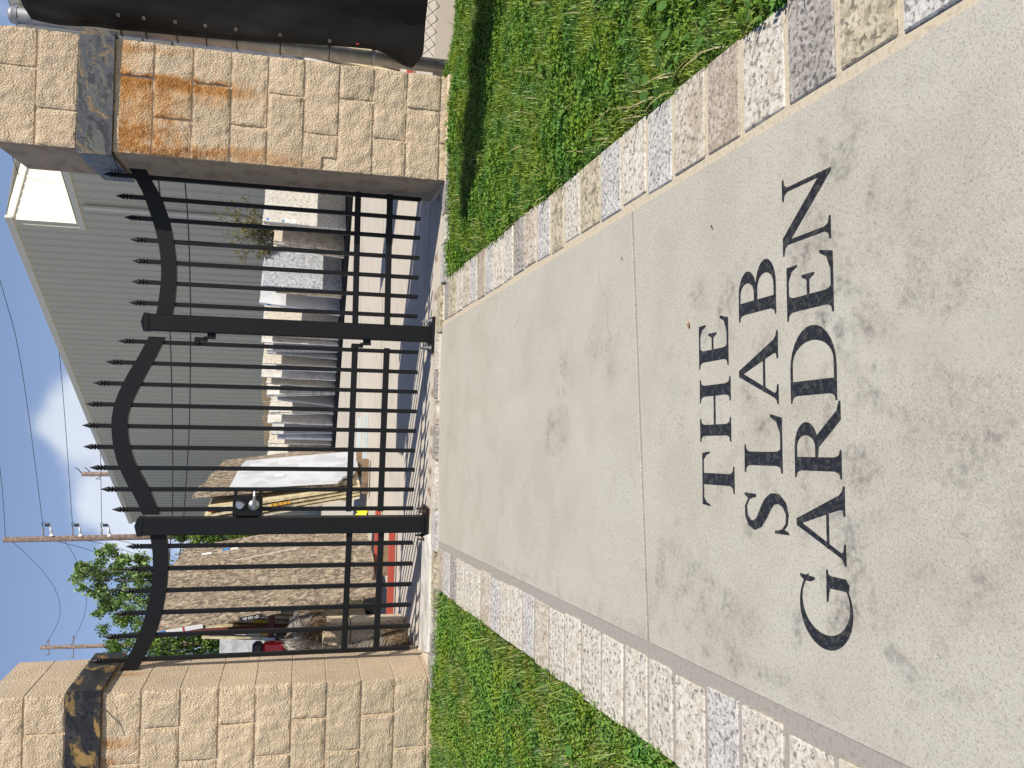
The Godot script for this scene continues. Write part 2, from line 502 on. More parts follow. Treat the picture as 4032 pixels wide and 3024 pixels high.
# ================================================================ the scene
func _ready() -> void:
	rng.seed = 20
	make_materials()
	camera_sky_sun()
	ground()
	walk()
	borders()
	threshold()
	pillar(true)
	pillar(false)
	warehouse()
	gate()
	chain_fence()
	slab_row()
	near_slabs()
	right_slabs()
	left_corner()
	poles_and_wires()
	trees()
	lawns()
	small_things()

func camera_sky_sun() -> void:
	var cam := Camera3D.new()
	cam.name = "camera"
	var p := deg_to_rad(PITCH)
	var a := deg_to_rad(ROLL)
	var fwd := Vector3(0, -sin(p), -cos(p))
	var up0 := Vector3(0, cos(p), -sin(p))
	var r := Vector3.RIGHT * cos(a) + up0 * sin(a)      # what is right in the upright picture
	var d := -up0 * cos(a) + Vector3.RIGHT * sin(a)     # what is down in it
	cam.transform = Transform3D(Basis(d, r, -fwd), Vector3(0, EYE, 0))   # the phone was held on its side
	cam.fov = rad_to_deg(2.0 * atan(1512.0 / 3330.0))
	cam.near = 0.05
	cam.far = 2000.0
	add_child(cam)
	cam.current = true
	var env := Environment.new()
	env.background_mode = Environment.BG_SKY
	env.sky = Sky.new()
	env.sky.sky_material = sky_material()
	env.tonemap_mode = Environment.TONE_MAPPER_LINEAR
	env.tonemap_exposure = 1.02
	env.ambient_light_source = Environment.AMBIENT_SOURCE_SKY
	env.sdfgi_enabled = true
	env.ssao_enabled = true
	env.ssil_enabled = true
	var we := WorldEnvironment.new()
	we.name = "world_environment"
	we.environment = env
	add_child(we)
	var sun := DirectionalLight3D.new()
	sun.name = "sun"
	sun.light_energy = 1.6
	sun.light_color = Color(1.0, 0.97, 0.92)
	sun.light_angular_distance = 0.5
	sun.shadow_enabled = true
	add_child(sun)
	sun.look_at_from_position(SUN * 10.0, Vector3.ZERO)

func sky_material() -> PanoramaSkyMaterial:
	var w := 1024
	var h := 512
	var im := Image.create(w, h, false, Image.FORMAT_RGBF)
	var n := FastNoiseLite.new()
	n.seed = 7
	n.noise_type = FastNoiseLite.TYPE_SIMPLEX_SMOOTH
	n.frequency = 1.0
	n.fractal_octaves = 5
	# cloud banks: azimuth, elevation, half width, half height, weight (degrees); the same scattered cumulus goes on all round
	var banks := [[-2.6, 12.0, 4.6, 3.0, 1.1], [-6.6, 11.8, 3.0, 3.2, 1.1], [-10.2, 9.6, 3.4, 2.6, 0.85], [-12.5, 6.0, 5.0, 2.6, 0.9], [-4.6, 12.6, 5.2, 2.6, 1.0]]
	var r2 := RandomNumberGenerator.new()
	r2.seed = 3
	for k in 6:
		banks.append([r2.randf_range(24, 336), r2.randf_range(4, 34), r2.randf_range(5, 13), r2.randf_range(2, 5), r2.randf_range(0.6, 1.0)])
	for j in h:
		var el := 90.0 - 180.0 * (j + 0.5) / h
		var y := sin(deg_to_rad(el))
		var up := clampf(y, 0, 1)
		var sky := Color(0.43, 0.60, 0.93).lerp(Color(0.035, 0.075, 0.20), smoothstep(0.0, 1.0, pow(up, 0.57)))
		sky = sky.lerp(Color(0.52, 0.66, 0.88), pow(1.0 - up, 14.0) * 0.8)
		if el < 0:
			sky = Color(0.3, 0.3, 0.28)
		for i in w:
			var c := sky
			if el > 0.0 and el < 42.0:
				var az := wrapf((i + 0.5) / w * 360.0, -180.0, 180.0)
				var th := deg_to_rad(az)
				var dir := Vector3(sin(th) * cos(deg_to_rad(el)), y, -cos(th) * cos(deg_to_rad(el)))
				var dens := 0.0
				var q := dir * 9.0
				for b in banks:
					var da: float = wrapf(az - b[0], -180.0, 180.0) / b[2]
					var de: float = (el - b[1]) / b[3]
					var rr := da * da + de * de
					if rr < 3.0:
						var f := n.get_noise_3dv(q)
						dens = maxf(dens, smoothstep(-0.05, 0.62, (1.0 - rr * 0.62) * b[4] * 0.75 + f * 1.25 - 0.10))
				if dens > 0.0:
					var shade := n.get_noise_3dv(q * 1.7 + Vector3(3, 9, 1)) * 0.12
					c = c.lerp(Color(0.92 + shade, 0.96 + shade, 1.02 + shade), dens * 0.66)
			im.set_pixel(i, j, c)
	var m := PanoramaSkyMaterial.new()
	m.panorama = ImageTexture.create_from_image(im)
	m.energy_multiplier = 1.0
	return m

# ---------------------------------------------------------------- ground
func sheet(st: SurfaceTool, pts: Array, uvs := 1.0) -> void:
	var uv := []
	for p in pts:
		uv.append(Vector2(p.x, p.z) * uvs)
	face(st, pts, Vector3.UP, uv)

func ground() -> void:
	var st := mb()
	sheet(st, [Vector3(-400, -0.75, 400), Vector3(400, -0.75, 400), Vector3(400, -0.75, -900), Vector3(-400, -0.75, -900)])
	struct_mesh("ground", st, M.yard)
	# the yard behind the gate
	st = mb()
	box(st, Vector3(0, YARD_Y - 0.3, -95.0), Vector3(180, 0.6, 178.4))
	struct_mesh("yard", st, M.yard)
	# lawns under the grass, sloping with the walk
	for side in [1, -1]:
		st = mb()
		var p := []
		for e in [[0.2, 0], [0.2, 1], [5.13, 1], [5.13, 0]]:
			var inner := wp(e[0], 1.02 if side == 1 else -0.835)
			var z := inner.z
			p.append(Vector3(inner.x if e[1] == 0 else side * 9.0, ground_y(z) - 0.022, z if e[1] == 0 else clampf(z, -6.0, 0.2)))
		sheet(st, p)
		var o := struct_mesh("lawn_soil", st, M.soil)
	# the street kerb where the walk ends
	st = mb()
	var xf := walk_frame()
	box(st, Vector3(0.1, 0.78, -0.086), Vector3(14, 0.54, 0.16), 0.006, xf)
	struct_mesh("kerb", st, M.kerb)

func walk_frame() -> Transform3D:
	var o := wp(0, 0)
	var x := (wp(0, 1) - o).normalized()
	var y := (wp(1, 0) - o).normalized()
	return Transform3D(Basis(x, y, x.cross(y).normalized()), o)

func walk_texture() -> Array:
	var w := 660
	var h := 2048
	var fine := nb(w, h, 0.22, 501, 3)
	var px := layered(w, h, Color(0.50, 0.478, 0.41), [
		[nb(w, h, 0.006, 502, 4), 0.35, 0.75, Color(0.465, 0.438, 0.37), 0.9],
		[nb(w, h, 0.003, 503, 3), 0.45, 0.8, Color(0.525, 0.505, 0.44), 0.7],
		[nb(w, h, 0.03, 504, 4), 0.55, 0.85, Color(0.45, 0.425, 0.365), 0.55],
		[fine, 0.55, 0.85, Color(0.28, 0.255, 0.215), 0.55],
		[nb(w, h, 0.25, 505, 2), 0.68, 0.9, Color(0.56, 0.53, 0.47), 0.55],
		[nb(w, h, 0.4, 506, 1), 0.80, 0.95, Color(0.13, 0.12, 0.105), 0.6],
		[nb(w, h, 0.33, 510, 1), 0.9, 0.98, Color(0.78, 0.76, 0.7), 0.8]])
	var cloud: PackedByteArray = nb(w, h, 0.018, 507, 5).get_data()
	var grit: PackedByteArray = nb(w, h, 0.09, 508, 3).get_data()
	# worn and grimy places: s, t, half length, half width, strength
	var spots := [[1.22, 0.1, 0.42, 0.75, 0.28], [1.5, 0.5, 0.3, 0.4, 0.22], [2.15, -0.33, 0.22, 0.16, 0.55], [2.32, -0.42, 0.1, 0.12, 0.4], [1.95, -0.42, 0.2, 0.12, 0.5], [3.22, 0.06, 0.07, 0.16, 0.75], [3.1, 0.1, 0.1, 0.2, 0.55], [3.05, 0.3, 0.12, 0.15, 0.4],
		[2.75, 0.36, 0.14, 0.12, 0.5], [2.62, 0.30, 0.1, 0.12, 0.45], [1.47, -0.2, 0.06, 0.22, 0.6], [1.46, 0.15, 0.05, 0.3, 0.45], [1.50, 0.62, 0.08, 0.07, 0.65], [1.58, -0.14, 0.12, 0.1, 0.5], [1.9, 0.42, 0.1, 0.08, 0.6], [2.05, 0.40, 0.08, 0.08, 0.55],
		[1.78, 0.02, 0.1, 0.12, 0.45], [1.62, 0.45, 0.12, 0.12, 0.4], [1.37, -0.37, 0.04, 0.04, 0.8], [1.3, -0.4, 0.1, 0.1, 0.35], [1.3, 0.3, 0.12, 0.2, 0.3], [1.2, 0.0, 0.1, 0.25, 0.3], [1.8, -0.5, 0.3, 0.06, 0.5], [2.6, -0.53, 0.5, 0.05, 0.5], [3.6, -0.53, 0.6, 0.04, 0.4], [4.4, -0.2, 0.25, 0.1, 0.25], [4.9, 0.1, 0.2, 0.3, 0.2], [2.2, 0.15, 0.12, 0.2, 0.35], [1.18, -0.2, 0.03, 0.03, 0.5], [1.33, 0.08, 0.02, 0.02, 0.6], [1.42, 0.24, 0.02, 0.02, 0.6]]
	# grime gathers in and under the letters
	var r3 := RandomNumberGenerator.new()
	r3.seed = 9
	for row in [[1.97, -0.14, 0.37, 0.35], [1.78, -0.19, 0.47, 0.4], [1.58, -0.40, 0.62, 0.6], [1.48, -0.40, 0.60, 0.75]]:
		for k in 26:
			spots.append([row[0] + r3.randf_range(-0.08, 0.08), r3.randf_range(row[1], row[2]), r3.randf_range(0.015, 0.05), r3.randf_range(0.02, 0.06), row[3] * r3.randf_range(0.5, 1.3)])
	for k in 40:
		spots.append([r3.randf_range(1.1, 5.1), r3.randf_range(-0.5, 0.72), r3.randf_range(0.01, 0.035), r3.randf_range(0.01, 0.04), r3.randf_range(0.2, 0.6)])
	for q in spots:
		for j in range(maxi(0, int((5.27 - q[0] - q[2] * 1.6) / 4.2 * h)), mini(h, int((5.27 - q[0] + q[2] * 1.6) / 4.2 * h))):
			var ds: float = ((5.27 - 4.2 * j / h) - q[0]) / q[2]
			for i in range(maxi(0, int((q[1] + 0.56 - q[3] * 1.6) / 1.32 * w)), mini(w, int((q[1] + 0.56 + q[3] * 1.6) / 1.32 * w))):
				var dt: float = ((1.32 * i / w - 0.56) - q[1]) / q[3]
				var k := j * w + i
				var a: float = clampf(1.25 - sqrt(ds * ds + dt * dt) * 0.8 - 0.6 + cloud[k] / 255.0 * 1.5 - 0.75, 0, 1) * q[4] * 0.8 * (0.1 + 2.0 * pow(grit[k] / 255.0, 1.8))
				a = clampf(a, 0, 0.8)
				px[k * 3] += (0.16 - px[k * 3]) * a
				px[k * 3 + 1] += (0.15 - px[k * 3 + 1]) * a
				px[k * 3 + 2] += (0.135 - px[k * 3 + 2]) * a
	for c in [[2.62, 0.36, 2.72, 0.62], [4.4, -0.3, 4.75, -0.1]]:
		var len := 300
		for k in len:
			var u := float(k) / len
			var sx: float = lerpf(c[0], c[2], u) + sin(u * 9.0) * 0.012 + sin(u * 31.0) * 0.003
			var tx: float = lerpf(c[1], c[3], u) + sin(u * 13.0 + 1.0) * 0.008
			var i := clampi(int((tx + 0.56) / 1.32 * w), 0, w - 1)
			var j := clampi(int((5.27 - sx) / 4.2 * h), 0, h - 1)
			var k3 := (j * w + i) * 3
			for ch in 3:
				px[k3 + ch] *= 0.75
	return [to_tex(px, w, h), normal_tex(nb(w, h, 0.45, 509, 2), 1.4)]

func slab_shape(st: SurfaceTool, pts: Array, bev: float, depth: float, xf: Transform3D) -> void:
	# pts: Vector2(t, s), convex
	var mid := Vector2.ZERO
	for p in pts:
		mid += p
	mid /= pts.size()
	var uv := func(p): return Vector2((p.x + 0.56) / 1.32, (5.27 - p.y) / 4.2)
	var top := []
	var tuv := []
	var inner := []
	for p in pts:
		var q: Vector2 = p + Vector2(signf(mid.x - p.x), signf(mid.y - p.y)) * bev
		inner.append(q)
		top.append(xf * Vector3(q.x, q.y, 0))
		tuv.append(uv.call(q))
	face(st, top, xf.basis.z, tuv)
	for k in pts.size():
		var k2 := (k + 1) % pts.size()
		var m2: Vector2 = (pts[k] + pts[k2]) * 0.5 - mid
		var out := xf.basis * Vector3(m2.x, m2.y, 0.3)
		face(st, [xf * Vector3(inner[k].x, inner[k].y, 0), xf * Vector3(inner[k2].x, inner[k2].y, 0), xf * Vector3(pts[k2].x, pts[k2].y, -bev), xf * Vector3(pts[k].x, pts[k].y, -bev)], out, [tuv[k], tuv[k2], uv.call(pts[k2]), uv.call(pts[k])])
		face(st, [xf * Vector3(pts[k].x, pts[k].y, -bev), xf * Vector3(pts[k2].x, pts[k2].y, -bev), xf * Vector3(pts[k2].x, pts[k2].y, -depth), xf * Vector3(pts[k].x, pts[k].y, -depth)], out, [tuv[k], tuv[k2], tuv[k2], tuv[k]])

func walk() -> void:
	var tx := walk_texture()
	M.walk = textured(tx[0], 0.9, 0.0, tx[1], 0.3)
	var root := struct_node("path")
	var xf := walk_frame()
	var st := mb()
	box(st, Vector3(0.101, 3.165, -0.036), Vector3(1.312, 4.18, 0.06), 0.0, xf)
	put_groove(st, root)
	var j2 := [2.367, 2.464]
	var j1 := [3.818, 3.904]
	var parts := [[1.056, 1.056, j2[0] - 0.006, j2[1] - 0.006], [j2[0] + 0.006, j2[1] + 0.006, j1[0] - 0.0045, j1[1] - 0.0045], [j1[0] + 0.0045, j1[1] + 0.0045, 5.205, 5.262]]
	var slabs := []
	for k in 3:
		var q = parts[k]
		st = mb()
		slab_shape(st, [Vector2(-0.555, q[0]), Vector2(0.757, q[1]), Vector2(0.757, q[3]), Vector2(-0.555, q[2])], 0.0012, 0.03, xf)
		slabs.append(obj("concrete_slab", st, M.walk, root))
	# the words inlaid in black granite: character, t from, t to, s of the foot, s of the head
	var rows := [["T", -0.137, 0.003, 1.896, 2.047], ["H", 0.026, 0.192, 1.908, 2.056], ["E", 0.219, 0.349, 1.916, 2.058],
		["S", -0.184, -0.085, 1.682, 1.852], ["L", -0.045, 0.090, 1.701, 1.850], ["A", 0.111, 0.279, 1.711, 1.869], ["B", 0.318, 0.452, 1.715, 1.866],
		["G", -0.398, -0.236, 1.484, 1.645], ["A", -0.222, -0.064, 1.498, 1.654], ["R", -0.050, 0.108, 1.505, 1.656], ["D", 0.110, 0.274, 1.514, 1.666], ["E", 0.293, 0.430, 1.518, 1.674], ["N", 0.442, 0.617, 1.522, 1.685]]
	for r in rows:
		st = mb()
		letter(st, r[0], Transform3D(xf.basis, xf * Vector3(r[1], r[3], 0.0012)), r[2] - r[1], r[4] - r[3])
		obj("letter", st, M.inlay, slabs[0]).set_meta("label", "black granite letter %s set into the concrete" % r[0])

func put_groove(st: SurfaceTool, root: Node3D) -> void:
	obj("joint_filler", st, M.groove, root)

# ---------------------------------------------------------------- lettering: high-contrast roman capitals, height 1
func ell(cx: float, cy: float, rx: float, ry: float, a0 := 0.0, a1 := 360.0, n := 28) -> PackedVector2Array:
	var p := PackedVector2Array()
	for k in n + (0 if a1 - a0 >= 360.0 else 1):
		var t := deg_to_rad(lerpf(a0, a1, float(k) / n))
		p.append(Vector2(cx + rx * cos(t), cy + ry * sin(t)))
	return p

func stem(x0: float, x1: float, ext := 0.11, foot := true, head := true) -> PackedVector2Array:
	# an upright stroke with bracketed serifs
	var p := PackedVector2Array()
	if foot:
		p.append_array([Vector2(x0 - ext, 0), Vector2(x1 + ext, 0), Vector2(x1 + ext, 0.03), Vector2(x1 + ext * 0.4, 0.045), Vector2(x1 + 0.015, 0.085), Vector2(x1, 0.15)])
	else:
		p.append_array([Vector2(x0, 0), Vector2(x1, 0)])
	if head:
		p.append_array([Vector2(x1, 0.85), Vector2(x1 + 0.015, 0.915), Vector2(x1 + ext * 0.4, 0.955), Vector2(x1 + ext, 0.97), Vector2(x1 + ext, 1), Vector2(x0 - ext, 1), Vector2(x0 - ext, 0.97), Vector2(x0 - ext * 0.4, 0.955), Vector2(x0 - 0.015, 0.915), Vector2(x0, 0.85)])
	else:
		p.append_array([Vector2(x1, 1), Vector2(x0, 1)])
	if foot:
		p.append_array([Vector2(x0, 0.15), Vector2(x0 - 0.015, 0.085), Vector2(x0 - ext * 0.4, 0.045), Vector2(x0 - ext, 0.03)])
	return p

func pv(list: Array) -> PackedVector2Array:
	var p := PackedVector2Array()
	for k in range(0, list.size(), 2):
		p.append(Vector2(list[k], list[k + 1]))
	return p

func letter(st: SurfaceTool, ch: String, xf: Transform3D, w: float, h: float) -> void:
	var add := []      # outlines to join
	var cut := []      # counters
	var cuts := []     # heights at which the shape is split so that no piece holds a whole counter
	var W := 1.0
	match ch:
		"T":
			W = 0.92
			add = [stem(0.365, 0.555, 0.12, true, false), pv([0.02, 0.955, 0.90, 0.955, 0.90, 1.0, 0.02, 1.0]), pv([0.0, 0.76, 0.03, 0.76, 0.06, 0.87, 0.14, 0.955, 0.14, 0.99, 0.025, 0.99]), pv([0.92, 0.76, 0.89, 0.76, 0.86, 0.87, 0.78, 0.955, 0.78, 0.99, 0.895, 0.99])]
		"H":
			W = 1.12
			add = [stem(0.12, 0.31), stem(0.81, 1.0), pv([0.2, 0.485, 0.9, 0.485, 0.9, 0.54, 0.2, 0.54])]
		"E":
			W = 0.84
			add = [stem(0.11, 0.30), pv([0.2, 0.955, 0.70, 0.955, 0.70, 1.0, 0.2, 1.0]), pv([0.54, 0.99, 0.735, 0.995, 0.74, 0.76, 0.71, 0.76, 0.67, 0.88, 0.54, 0.956]), pv([0.2, 0.495, 0.55, 0.495, 0.55, 0.55, 0.2, 0.55]), pv([0.545, 0.39, 0.575, 0.39, 0.58, 0.66, 0.55, 0.66, 0.50, 0.548, 0.50, 0.497]), pv([0.2, 0.0, 0.76, 0.0, 0.76, 0.05, 0.2, 0.05]), pv([0.54, 0.02, 0.775, 0.005, 0.84, 0.27, 0.80, 0.27, 0.73, 0.13, 0.54, 0.048])]
		"S":
			W = 0.64
			# a spine swept between two bowls, thick in the middle
			var c := [Vector2(0.545, 0.77), Vector2(0.50, 0.90), Vector2(0.38, 0.975), Vector2(0.235, 0.965), Vector2(0.125, 0.88), Vector2(0.105, 0.765), Vector2(0.17, 0.65), Vector2(0.30, 0.555), Vector2(0.43, 0.465), Vector2(0.52, 0.36), Vector2(0.535, 0.225), Vector2(0.46, 0.095), Vector2(0.32, 0.028), Vector2(0.18, 0.045), Vector2(0.09, 0.13), Vector2(0.05, 0.27)]
			var wd := [0.025, 0.028, 0.035, 0.05, 0.08, 0.11, 0.14, 0.165, 0.165, 0.14, 0.11, 0.075, 0.045, 0.035, 0.028, 0.025]
			for k in c.size() - 1:
				var two: PackedVector2Array = ell(c[k].x, c[k].y, wd[k] * 0.62, wd[k] * 0.62, 0, 360, 16)
				two.append_array(ell(c[k + 1].x, c[k + 1].y, wd[k + 1] * 0.62, wd[k + 1] * 0.62, 0, 360, 16))
				var hull := Geometry2D.convex_hull(two)
				hull.remove_at(hull.size() - 1)
				add.append(hull)
			add.append_array([pv([0.53, 0.73, 0.575, 0.73, 0.585, 1.0, 0.55, 1.0, 0.50, 0.91]), pv([0.035, 0.0, 0.065, 0.0, 0.10, 0.10, 0.07, 0.30, 0.03, 0.30])])
		"L":
			W = 0.86
			add = [stem(0.11, 0.31), pv([0.2, 0.0, 0.78, 0.0, 0.78, 0.048, 0.2, 0.048]), pv([0.56, 0.02, 0.795, 0.0, 0.86, 0.30, 0.82, 0.30, 0.74, 0.14, 0.56, 0.046])]
		"A":
			W = 1.08
			add = [pv([0.06, 0.0, 0.125, 0.0, 0.53, 0.93, 0.50, 1.0, 0.47, 1.0]), pv([0.79, 0.0, 1.0, 0.0, 0.565, 1.0, 0.47, 1.0]), pv([0.2, 0.32, 0.8, 0.32, 0.8, 0.37, 0.2, 0.37]),
				pv([0.0, 0.0, 0.29, 0.0, 0.29, 0.03, 0.19, 0.05, 0.155, 0.10, 0.10, 0.10, 0.06, 0.05, 0.0, 0.03]), pv([0.67, 0.0, 1.08, 0.0, 1.08, 0.03, 1.01, 0.05, 0.94, 0.12, 0.75, 0.12, 0.755, 0.05, 0.67, 0.03])]
			cuts = [0.55]
		"B":
			W = 0.88
			add = [stem(0.10, 0.29, 0.10), ell(0.42, 0.755, 0.36, 0.245), ell(0.46, 0.265, 0.42, 0.265), pv([0.2, 0.955, 0.45, 0.955, 0.45, 1.0, 0.2, 1.0]), pv([0.2, 0.0, 0.45, 0.0, 0.45, 0.045, 0.2, 0.045])]
			cut = [_half(0.29, 0.765, 0.305, 0.19), _half(0.29, 0.27, 0.385, 0.215)]
			cuts = [0.765, 0.27]
		"R":
			W = 1.06
			add = [stem(0.10, 0.29, 0.10), ell(0.42, 0.735, 0.37, 0.265), pv([0.2, 0.955, 0.45, 0.955, 0.45, 1.0, 0.2, 1.0]), pv([0.40, 0.50, 0.60, 0.50, 0.93, 0.08, 1.06, 0.03, 1.06, 0.0, 0.80, 0.0])]
			cut = [_half(0.29, 0.745, 0.315, 0.205)]
			cuts = [0.745]
		"D":
			W = 1.06
			add = [stem(0.10, 0.30, 0.10), ell(0.46, 0.5, 0.60, 0.5), pv([0.2, 0.955, 0.50, 0.955, 0.50, 1.0, 0.2, 1.0]), pv([0.2, 0.0, 0.50, 0.0, 0.50, 0.045, 0.2, 0.045])]
			cut = [_half(0.30, 0.5, 0.555, 0.45)]
			cuts = [0.5]
		"G":
			W = 1.03
			add = [_crescent()]
			add.append(pv([0.80, 0.06, 0.80, 0.40, 0.70, 0.43, 0.62, 0.44, 0.62, 0.47, 1.03, 0.47, 1.03, 0.44, 0.97, 0.43, 0.955, 0.38, 0.955, 0.10, 0.88, 0.04]))
			add.append(pv([0.83, 0.78, 0.865, 0.70, 0.895, 0.70, 0.91, 1.0, 0.875, 1.0, 0.83, 0.92]))
		"N":
			W = 1.12
			add = [pv([0.15, 0.0, 0.215, 0.0, 0.215, 0.98, 0.15, 0.98]), pv([0.06, 1.0, 0.26, 1.0, 0.985, 0.16, 0.985, -0.03, 0.945, -0.03, 0.15, 0.89, 0.10, 0.955, 0.0, 0.972, 0.0, 1.0]), pv([0.925, 0.0, 0.985, 0.0, 0.985, 0.98, 0.925, 0.98]),
				pv([0.03, 0.0, 0.34, 0.0, 0.34, 0.03, 0.25, 0.05, 0.215, 0.12, 0.15, 0.12, 0.11, 0.05, 0.03, 0.03]), pv([0.80, 1.0, 1.12, 1.0, 1.12, 0.97, 1.03, 0.95, 0.985, 0.88, 0.925, 0.88, 0.885, 0.95, 0.80, 0.97])]
	if ch == "D" or ch == "B" or ch == "R":      # the bowls exist only to the right of the stem
		for k in add.size():
			if add[k].size() == 28 and k > 0:
				add[k] = Geometry2D.intersect_polygons(add[k], pv([0.2, -0.1, 2, -0.1, 2, 1.1, 0.2, 1.1]))[0]
	var done: Array = [add[0]]
	for k in range(1, add.size()):
		var cur: PackedVector2Array = add[k]
		var next := []
		for p in done:
			if Geometry2D.is_polygon_clockwise(p):
				next.append(p)
				continue
			var m := Geometry2D.merge_polygons(p, cur)
			var outers := []
			for q in m:
				if Geometry2D.is_polygon_clockwise(q):
					next.append(q)
				else:
					outers.append(q)
			if outers.size() == 1:
				cur = outers[0]
			else:
				next.append(p)
		next.append(cur)
		done = next
	var holes := []
	var solid := []
	for p in done:
		if Geometry2D.is_polygon_clockwise(p):
			holes.append(p)
		else:
			solid.append(p)
	for c in cut:
		holes.append(c)
	for hl in holes:
		var lo := 9.0
		var hi := -9.0
		for p in hl:
			lo = minf(lo, p.y)
			hi = maxf(hi, p.y)
		cuts.append((lo + hi) * 0.5)
	cuts.append_array([-0.2, 1.2])
	cuts.sort()
	var sx := w / W
	for k in cuts.size() - 1:
		if cuts[k + 1] - cuts[k] < 0.001:
			continue
		var band := pv([-1, cuts[k], 3, cuts[k], 3, cuts[k + 1], -1, cuts[k + 1]])
		for s in solid:
			var pieces: Array = Geometry2D.intersect_polygons(s, band)
			for hl in holes:
				var left := []
				for p in pieces:
					left.append_array(Geometry2D.clip_polygons(p, hl))
				pieces = left
			for p in pieces:
				if Geometry2D.is_polygon_clockwise(p):
					continue
				var q := PackedVector2Array()
				for v in p:
					q.append(Vector2(v.x * sx, v.y * h))
				prism(st, q, xf, 0.006, false)

func _half(x0: float, cy: float, rx: float, ry: float) -> PackedVector2Array:
	# a counter: flat against the stem, round on the right
	var p := PackedVector2Array([Vector2(x0, cy - ry)])
	p.append_array(ell(x0 + rx * 0.42, cy, rx * 0.58, ry, -90, 90, 14))
	p.append(Vector2(x0, cy + ry))
	return p

func _crescent() -> PackedVector2Array:
	var p := ell(0.53, 0.5, 0.53, 0.515, 40, 322, 30)
	var q := ell(0.60, 0.5, 0.415, 0.465, 44, 318, 30)
	q.reverse()
	p.append_array(q)
	return p

# ---------------------------------------------------------------- borders, threshold
func borders() -> void:
	var xf := walk_frame()
	var right := [0.80, 0.97, 1.14, 1.313, 1.49, 1.662, 1.844, 2.010, 2.192, 2.36, 2.536, 2.712, 2.897, 3.061, 3.209, 3.379, 3.538, 3.70, 3.853, 4.018, 4.166, 4.329, 4.48, 4.635, 4.783, 4.958, 5.087, 5.25]
	var left := [0.87, 1.04, 1.21, 1.375, 1.542, 1.708, 1.885, 2.04, 2.21, 2.367, 2.534, 2.709, 2.881, 3.048, 3.216, 3.383, 3.541, 3.714, 3.873, 4.023, 4.198, 4.361, 4.537, 4.705, 4.853, 5.03, 5.20]
	var looks_r := [5, 2, 2, 3, 5, 0, 4, 1, 2, 6, 2, 3, 0, 3, 2, 1, 5, 0, 6, 2, 4, 2, 1, 0, 3, 5, 6]
	var looks_l := [6, 2, 0, 1, 6, 0, 2, 6, 0, 6, 6, 0, 6, 0, 1, 2, 6, 0, 2, 1, 6, 0, 0, 5, 2, 4]
	for side in [1, -1]:
		var root := struct_node("stone_border")
		root.set_meta("label", "granite offcut border on the %s edge of the walk" % ("right" if side == 1 else "left"))
		var js: Array = right if side == 1 else left
		var looks: Array = looks_r if side == 1 else looks_l
		var t0 := 0.786 if side == 1 else -0.600
		var t1 := 1.028 if side == 1 else -0.848
		var st := mb()
		var a := 0.757 if side == 1 else -0.555
		var n := 60
		for k in n:       # bed with a ragged haunch of mortar against the slab
			var s0 := lerpf(0.8, 5.25, float(k) / n)
			var s1 := lerpf(0.8, 5.25, float(k + 1) / n)
			face(st, [xf * Vector3(a, s0, -0.004), xf * Vector3(a, s1, -0.004), xf * Vector3(t1 - side * 0.004, s1, -0.001), xf * Vector3(t1 - side * 0.004, s0, -0.001)], xf.basis.z)
		face(st, [xf * Vector3(t1 - side * 0.004, 0.8, -0.001), xf * Vector3(t1 - side * 0.004, 5.25, -0.001), xf * Vector3(t1 - side * 0.004, 5.25, -0.08), xf * Vector3(t1 - side * 0.004, 0.8, -0.08)], xf.basis.x * side)
		obj("mortar_bed", st, M.mortar_cream if side == 1 else M.mortar_grey, root)
		for k in js.size() - 1:
			var s0: float = js[k] + 0.008 + rng.randf() * 0.003
			var s1: float = js[k + 1] - 0.008 - rng.randf() * 0.003
			st = mb()
			var turn := Transform3D(Basis(Vector3(0, 0, 1), rng.randf_range(-0.012, 0.012)) * Basis(Vector3(1, 0, 0), rng.randf_range(-0.012, 0.012)) * Basis(Vector3(0, 1, 0), rng.randf_range(-0.008, 0.008)), Vector3((t0 + t1) * 0.5 + rng.randf_range(-0.005, 0.005), (s0 + s1) * 0.5, -0.0265 + rng.randf_range(-0.0005, 0.0025)))
			box(st, Vector3.ZERO, Vector3(absf(t1 - t0) + rng.randf_range(-0.008, 0.008), s1 - s0, 0.055), 0.003, xf * turn)
			obj("granite_stone", st, M.border[looks[k]], root)

func threshold() -> void:
	var st := mb()
	box(st, Vector3(-0.28, -0.2325, -5.49), Vector3(3.04, 0.3, 0.62), 0.004)
	struct_mesh("threshold", st, M.yard)
	rust_stains()
	# a low course of rough granite pieces along the front of the threshold
	var root := struct_node("threshold_edging")
	var x := -1.86
	var k := 0
	while x < 1.30:
		var w := rng.randf_range(0.16, 0.34)
		var xm := x + w * 0.5
		var z := -5.135
		if xm > -0.95 and xm < 0.45:
			z = -5.165 - (xm + 0.95) * 0.10
		elif xm >= 0.45 and xm < 0.65:
			z = -5.22
		st = mb()
		rough_stone(st, Vector3(xm, -0.125, z), Vector3(w - 0.012, 0.105, rng.randf_range(0.11, 0.14)), 0.014, 900 + k)
		obj("granite_stone", st, M.border[[5, 0, 3, 2, 6, 5, 1][k % 7]], root)
		x += w
		k += 1

